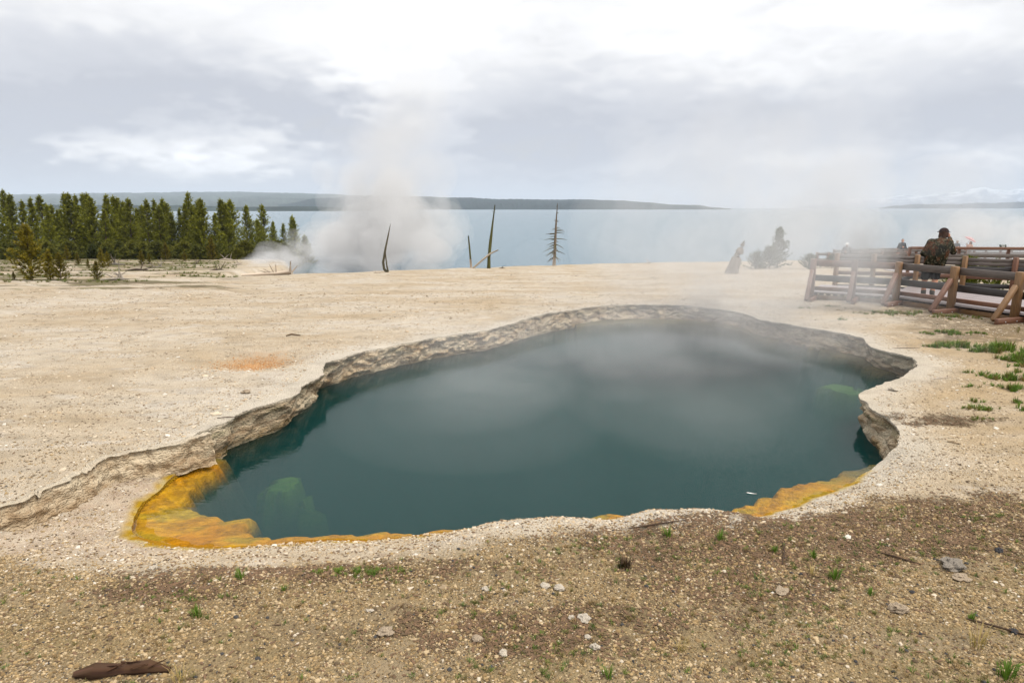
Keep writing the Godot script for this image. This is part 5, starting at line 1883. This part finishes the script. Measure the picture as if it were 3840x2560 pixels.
	for i in 8:
		var t0 := i / 8.0
		var t1 := (i + 1) / 8.0
		var w0 := 0.009 * sin(PI * pow(t0, 0.7))
		var w1 := 0.009 * sin(PI * pow(t1, 0.7))
		for s in [-1.0, 1.0]:
			for p in [Vector3(t0 * 0.1, 0.006 * t0, 0), Vector3(t1 * 0.1, 0.006 * t1, 0), Vector3(t0 * 0.1, 0.002, s * w0), Vector3(t0 * 0.1, 0.002, s * w0), Vector3(t1 * 0.1, 0.006 * t1, 0), Vector3(t1 * 0.1, 0.002, s * w1)]: st.add_vertex(p)
	part("vane", finish(st), M.cloth, o)
	tag(o, "small white feather floating near the right front of the pool", "feather")

# ------------------------------------------------------------------ steam

func puff(parent: Node3D, p: Vector3, r: Vector3, m: FogMaterial) -> void:
	var f := FogVolume.new()
	f.name = "puff"
	f.shape = RenderingServer.FOG_VOLUME_SHAPE_ELLIPSOID
	f.size = r * 2.0
	f.material = m
	parent.add_child(f, true)
	f.position = p
	var tilt := 0.5 if r.y > r.x * 0.6 else 0.06
	f.rotation = Vector3(rng.randf_range(-tilt, tilt), rng.randf() * TAU, rng.randf_range(-tilt, tilt))

func vapour(d: float) -> FogMaterial:
	var m := FogMaterial.new()
	m.resource_name = "steam_%d" % int(d * 1000)
	m.albedo = Color(1, 1, 1)
	m.density = d
	return m

func steam() -> void:
	rng.seed = 99
	var v2 := vapour(0.15)
	var v3 := vapour(0.06)
	var v4 := vapour(0.035)
	var v5 := vapour(0.022)
	var u1 := vapour(0.12)
	var u2 := vapour(0.07)
	var u3 := vapour(0.013)
	# plume, its shape stretched in depth so the steam shades itself less and stays bright
	var o := thing("steam_plume", Vector3(-12, -1, -52))
	tag(o, "tall white steam plume rising before the lake", "", "", "stuff")
	for i in 90:      # ground roll; bearing and depth
		var t := rng.randf()
		var d := rng.randf_range(37.0, 68.0)
		var x := lerpf(-0.385, -0.115, t) * d
		var top := (0.5 + 2.6 * smooth(0.0, 0.65, t)) * d / 45.0
		var y := -1.9 + top * rng.randf() - 0.012 * (d - 37.0)
		var r := rng.randf_range(0.5, 1.25) * (0.65 + 0.6 * t) * d / 45.0
		puff(o, Vector3(x + 12, y + 1, 52 - d), Vector3(r * 1.3, r * 0.9, r * 1.5), u1 if rng.randf() < 0.65 else u2)
	for i in 165:      # column
		var t := pow(rng.randf(), 0.9)
		var d := rng.randf_range(38.0, 70.0)
		var k := d / 44.0
		var y := lerpf(-0.6, 8.0, t) * k + 2.45 * (1.0 - k)
		var cx := (lerpf(-8.4, -6.9, t) + 0.6 * sin(t * 7.0)) * k
		var w := lerpf(3.9, 2.8, smooth(0.0, 0.5, t)) * k
		var r := rng.randf_range(0.5, 1.35) * k
		puff(o, Vector3(cx + rng.randfn(0, 0.5) * w + 12, y + 1, 52 - d), Vector3(r * 1.1, r * 1.3, r * 1.5), u2 if t < 0.6 else u3)
	for i in 110:     # ragged edges of the roll
		var t := rng.randf()
		var d := rng.randf_range(38.0, 60.0)
		var k := d / 44.0
		var x := lerpf(-0.39, -0.10, t) * d
		var y := (-1.5 + (0.7 + 3.4 * smooth(0.05, 0.7, t)) * pow(rng.randf(), 0.6)) * k + 2.45 * (1.0 - k) * 0.6
		var r := rng.randf_range(0.25, 0.65) * k
		puff(o, Vector3(x + 12, y + 1, 52 - d), Vector3(r * 1.5, r * 0.8, r), u1)
	for i in 12:      # thinning top
		var t := rng.randf()
		var d := rng.randf_range(40.0, 70.0)
		var k := d / 44.0
		var r := rng.randf_range(1.2, 2.4) * k
		puff(o, Vector3((-6.6 + 1.0 * t + rng.randfn(0, 1.0)) * k + 12, lerpf(6.0, 13.0, t) * k + 1, 52 - d), Vector3(r, r * 1.4, r), u3)
	# veil off the pool
	o = thing("pool_steam", Vector3(3, 0, -13))
	tag(o, "thin steam lifting off the hot pool", "", "", "stuff")
	for i in 150:
		var a := rng.randf() * TAU
		var q := sqrt(rng.randf())
		var x := 1.8 + cos(a) * q * 4.6
		var z := -11.8 + sin(a) * q * 5.6
		if outward(x, z) > -0.5: continue
		if rng.randf() > 0.25 + 0.75 * smooth(-7.5, -12.0, z): continue
		var r := rng.randf_range(0.5, 1.15)
		puff(o, Vector3(x - 3, -0.05 + 0.6 * rng.randf(), z + 13), Vector3(r * 1.5, r * 0.45, r), v5)
	for c in 26:     # drifting wisps
		var cx := rng.randf_range(-1.5, 6.0)
		var cz := rng.randf_range(-16.5, -8.5)
		if cx < 1.5 and rng.randf() < 0.5: cx += 3.0
		if outward(cx, cz) > -0.8: continue
		var dir := Vector3(rng.randf_range(-0.2, 0.5), rng.randf_range(0.25, 0.7), rng.randf_range(-0.5, 0.5)).normalized()
		for k in 6:
			var r := rng.randf_range(0.2, 0.55)
			puff(o, Vector3(cx - 3, 0.12, cz + 13) + dir * (0.4 * k) + Vector3(rng.randfn(0, 0.2), rng.randfn(0, 0.08), rng.randfn(0, 0.2)), Vector3(r * 1.5, r * 0.9, r), v4)
	for i in 110:
		var t := rng.randf()
		var z := rng.randf_range(-18.5, -11.5)
		var b := rng.randf_range(0.25, 0.50)
		if rng.randf() < 0.3: b = rng.randf_range(0.10, 0.3)
		var y := -0.2 + 4.2 * t
		var r := rng.randf_range(0.4, 1.0)
		puff(o, Vector3(b * -z - 3 + 0.3 * t, y, z + 13), Vector3(r * 0.9, r * 1.25, r * 0.9), v4 if rng.randf() < 0.5 else v3)
	for i in 26:     # denser wisp before the boardwalk's left end
		var t := rng.randf()
		var r := rng.randf_range(0.25, 0.6)
		puff(o, Vector3(8.35 + 0.35 * t + rng.randfn(0, 0.28) - 3, 0.1 + 2.2 * t, -16.9 + rng.randfn(0, 0.35) + 13), Vector3(r, r * 1.5, r), v2)
	# banks beyond the walkway on the right
	o = thing("far_steam", Vector3(30, 0, -60))
	tag(o, "white steam bank behind the walkway at the right edge", "", "", "stuff")
	for i in 56:
		var t := rng.randf()
		var r := rng.randf_range(1.0, 2.4)
		puff(o, Vector3(lerpf(14.0, 26.0, t), rng.randf_range(-2.0, 1.4) - 1.2 * (1.0 - t), rng.randf_range(-20, 2)), Vector3(r * 1.5, r * 0.9, r), v3 if t > 0.4 else v4)
	for i in 22:
		var r := rng.randf_range(1.5, 3.0)
		puff(o, Vector3(rng.randf_range(-12.0, 6.0), rng.randf_range(-2.0, 4.5), rng.randf_range(6, 14)), Vector3(r * 1.2, r, r), v4)
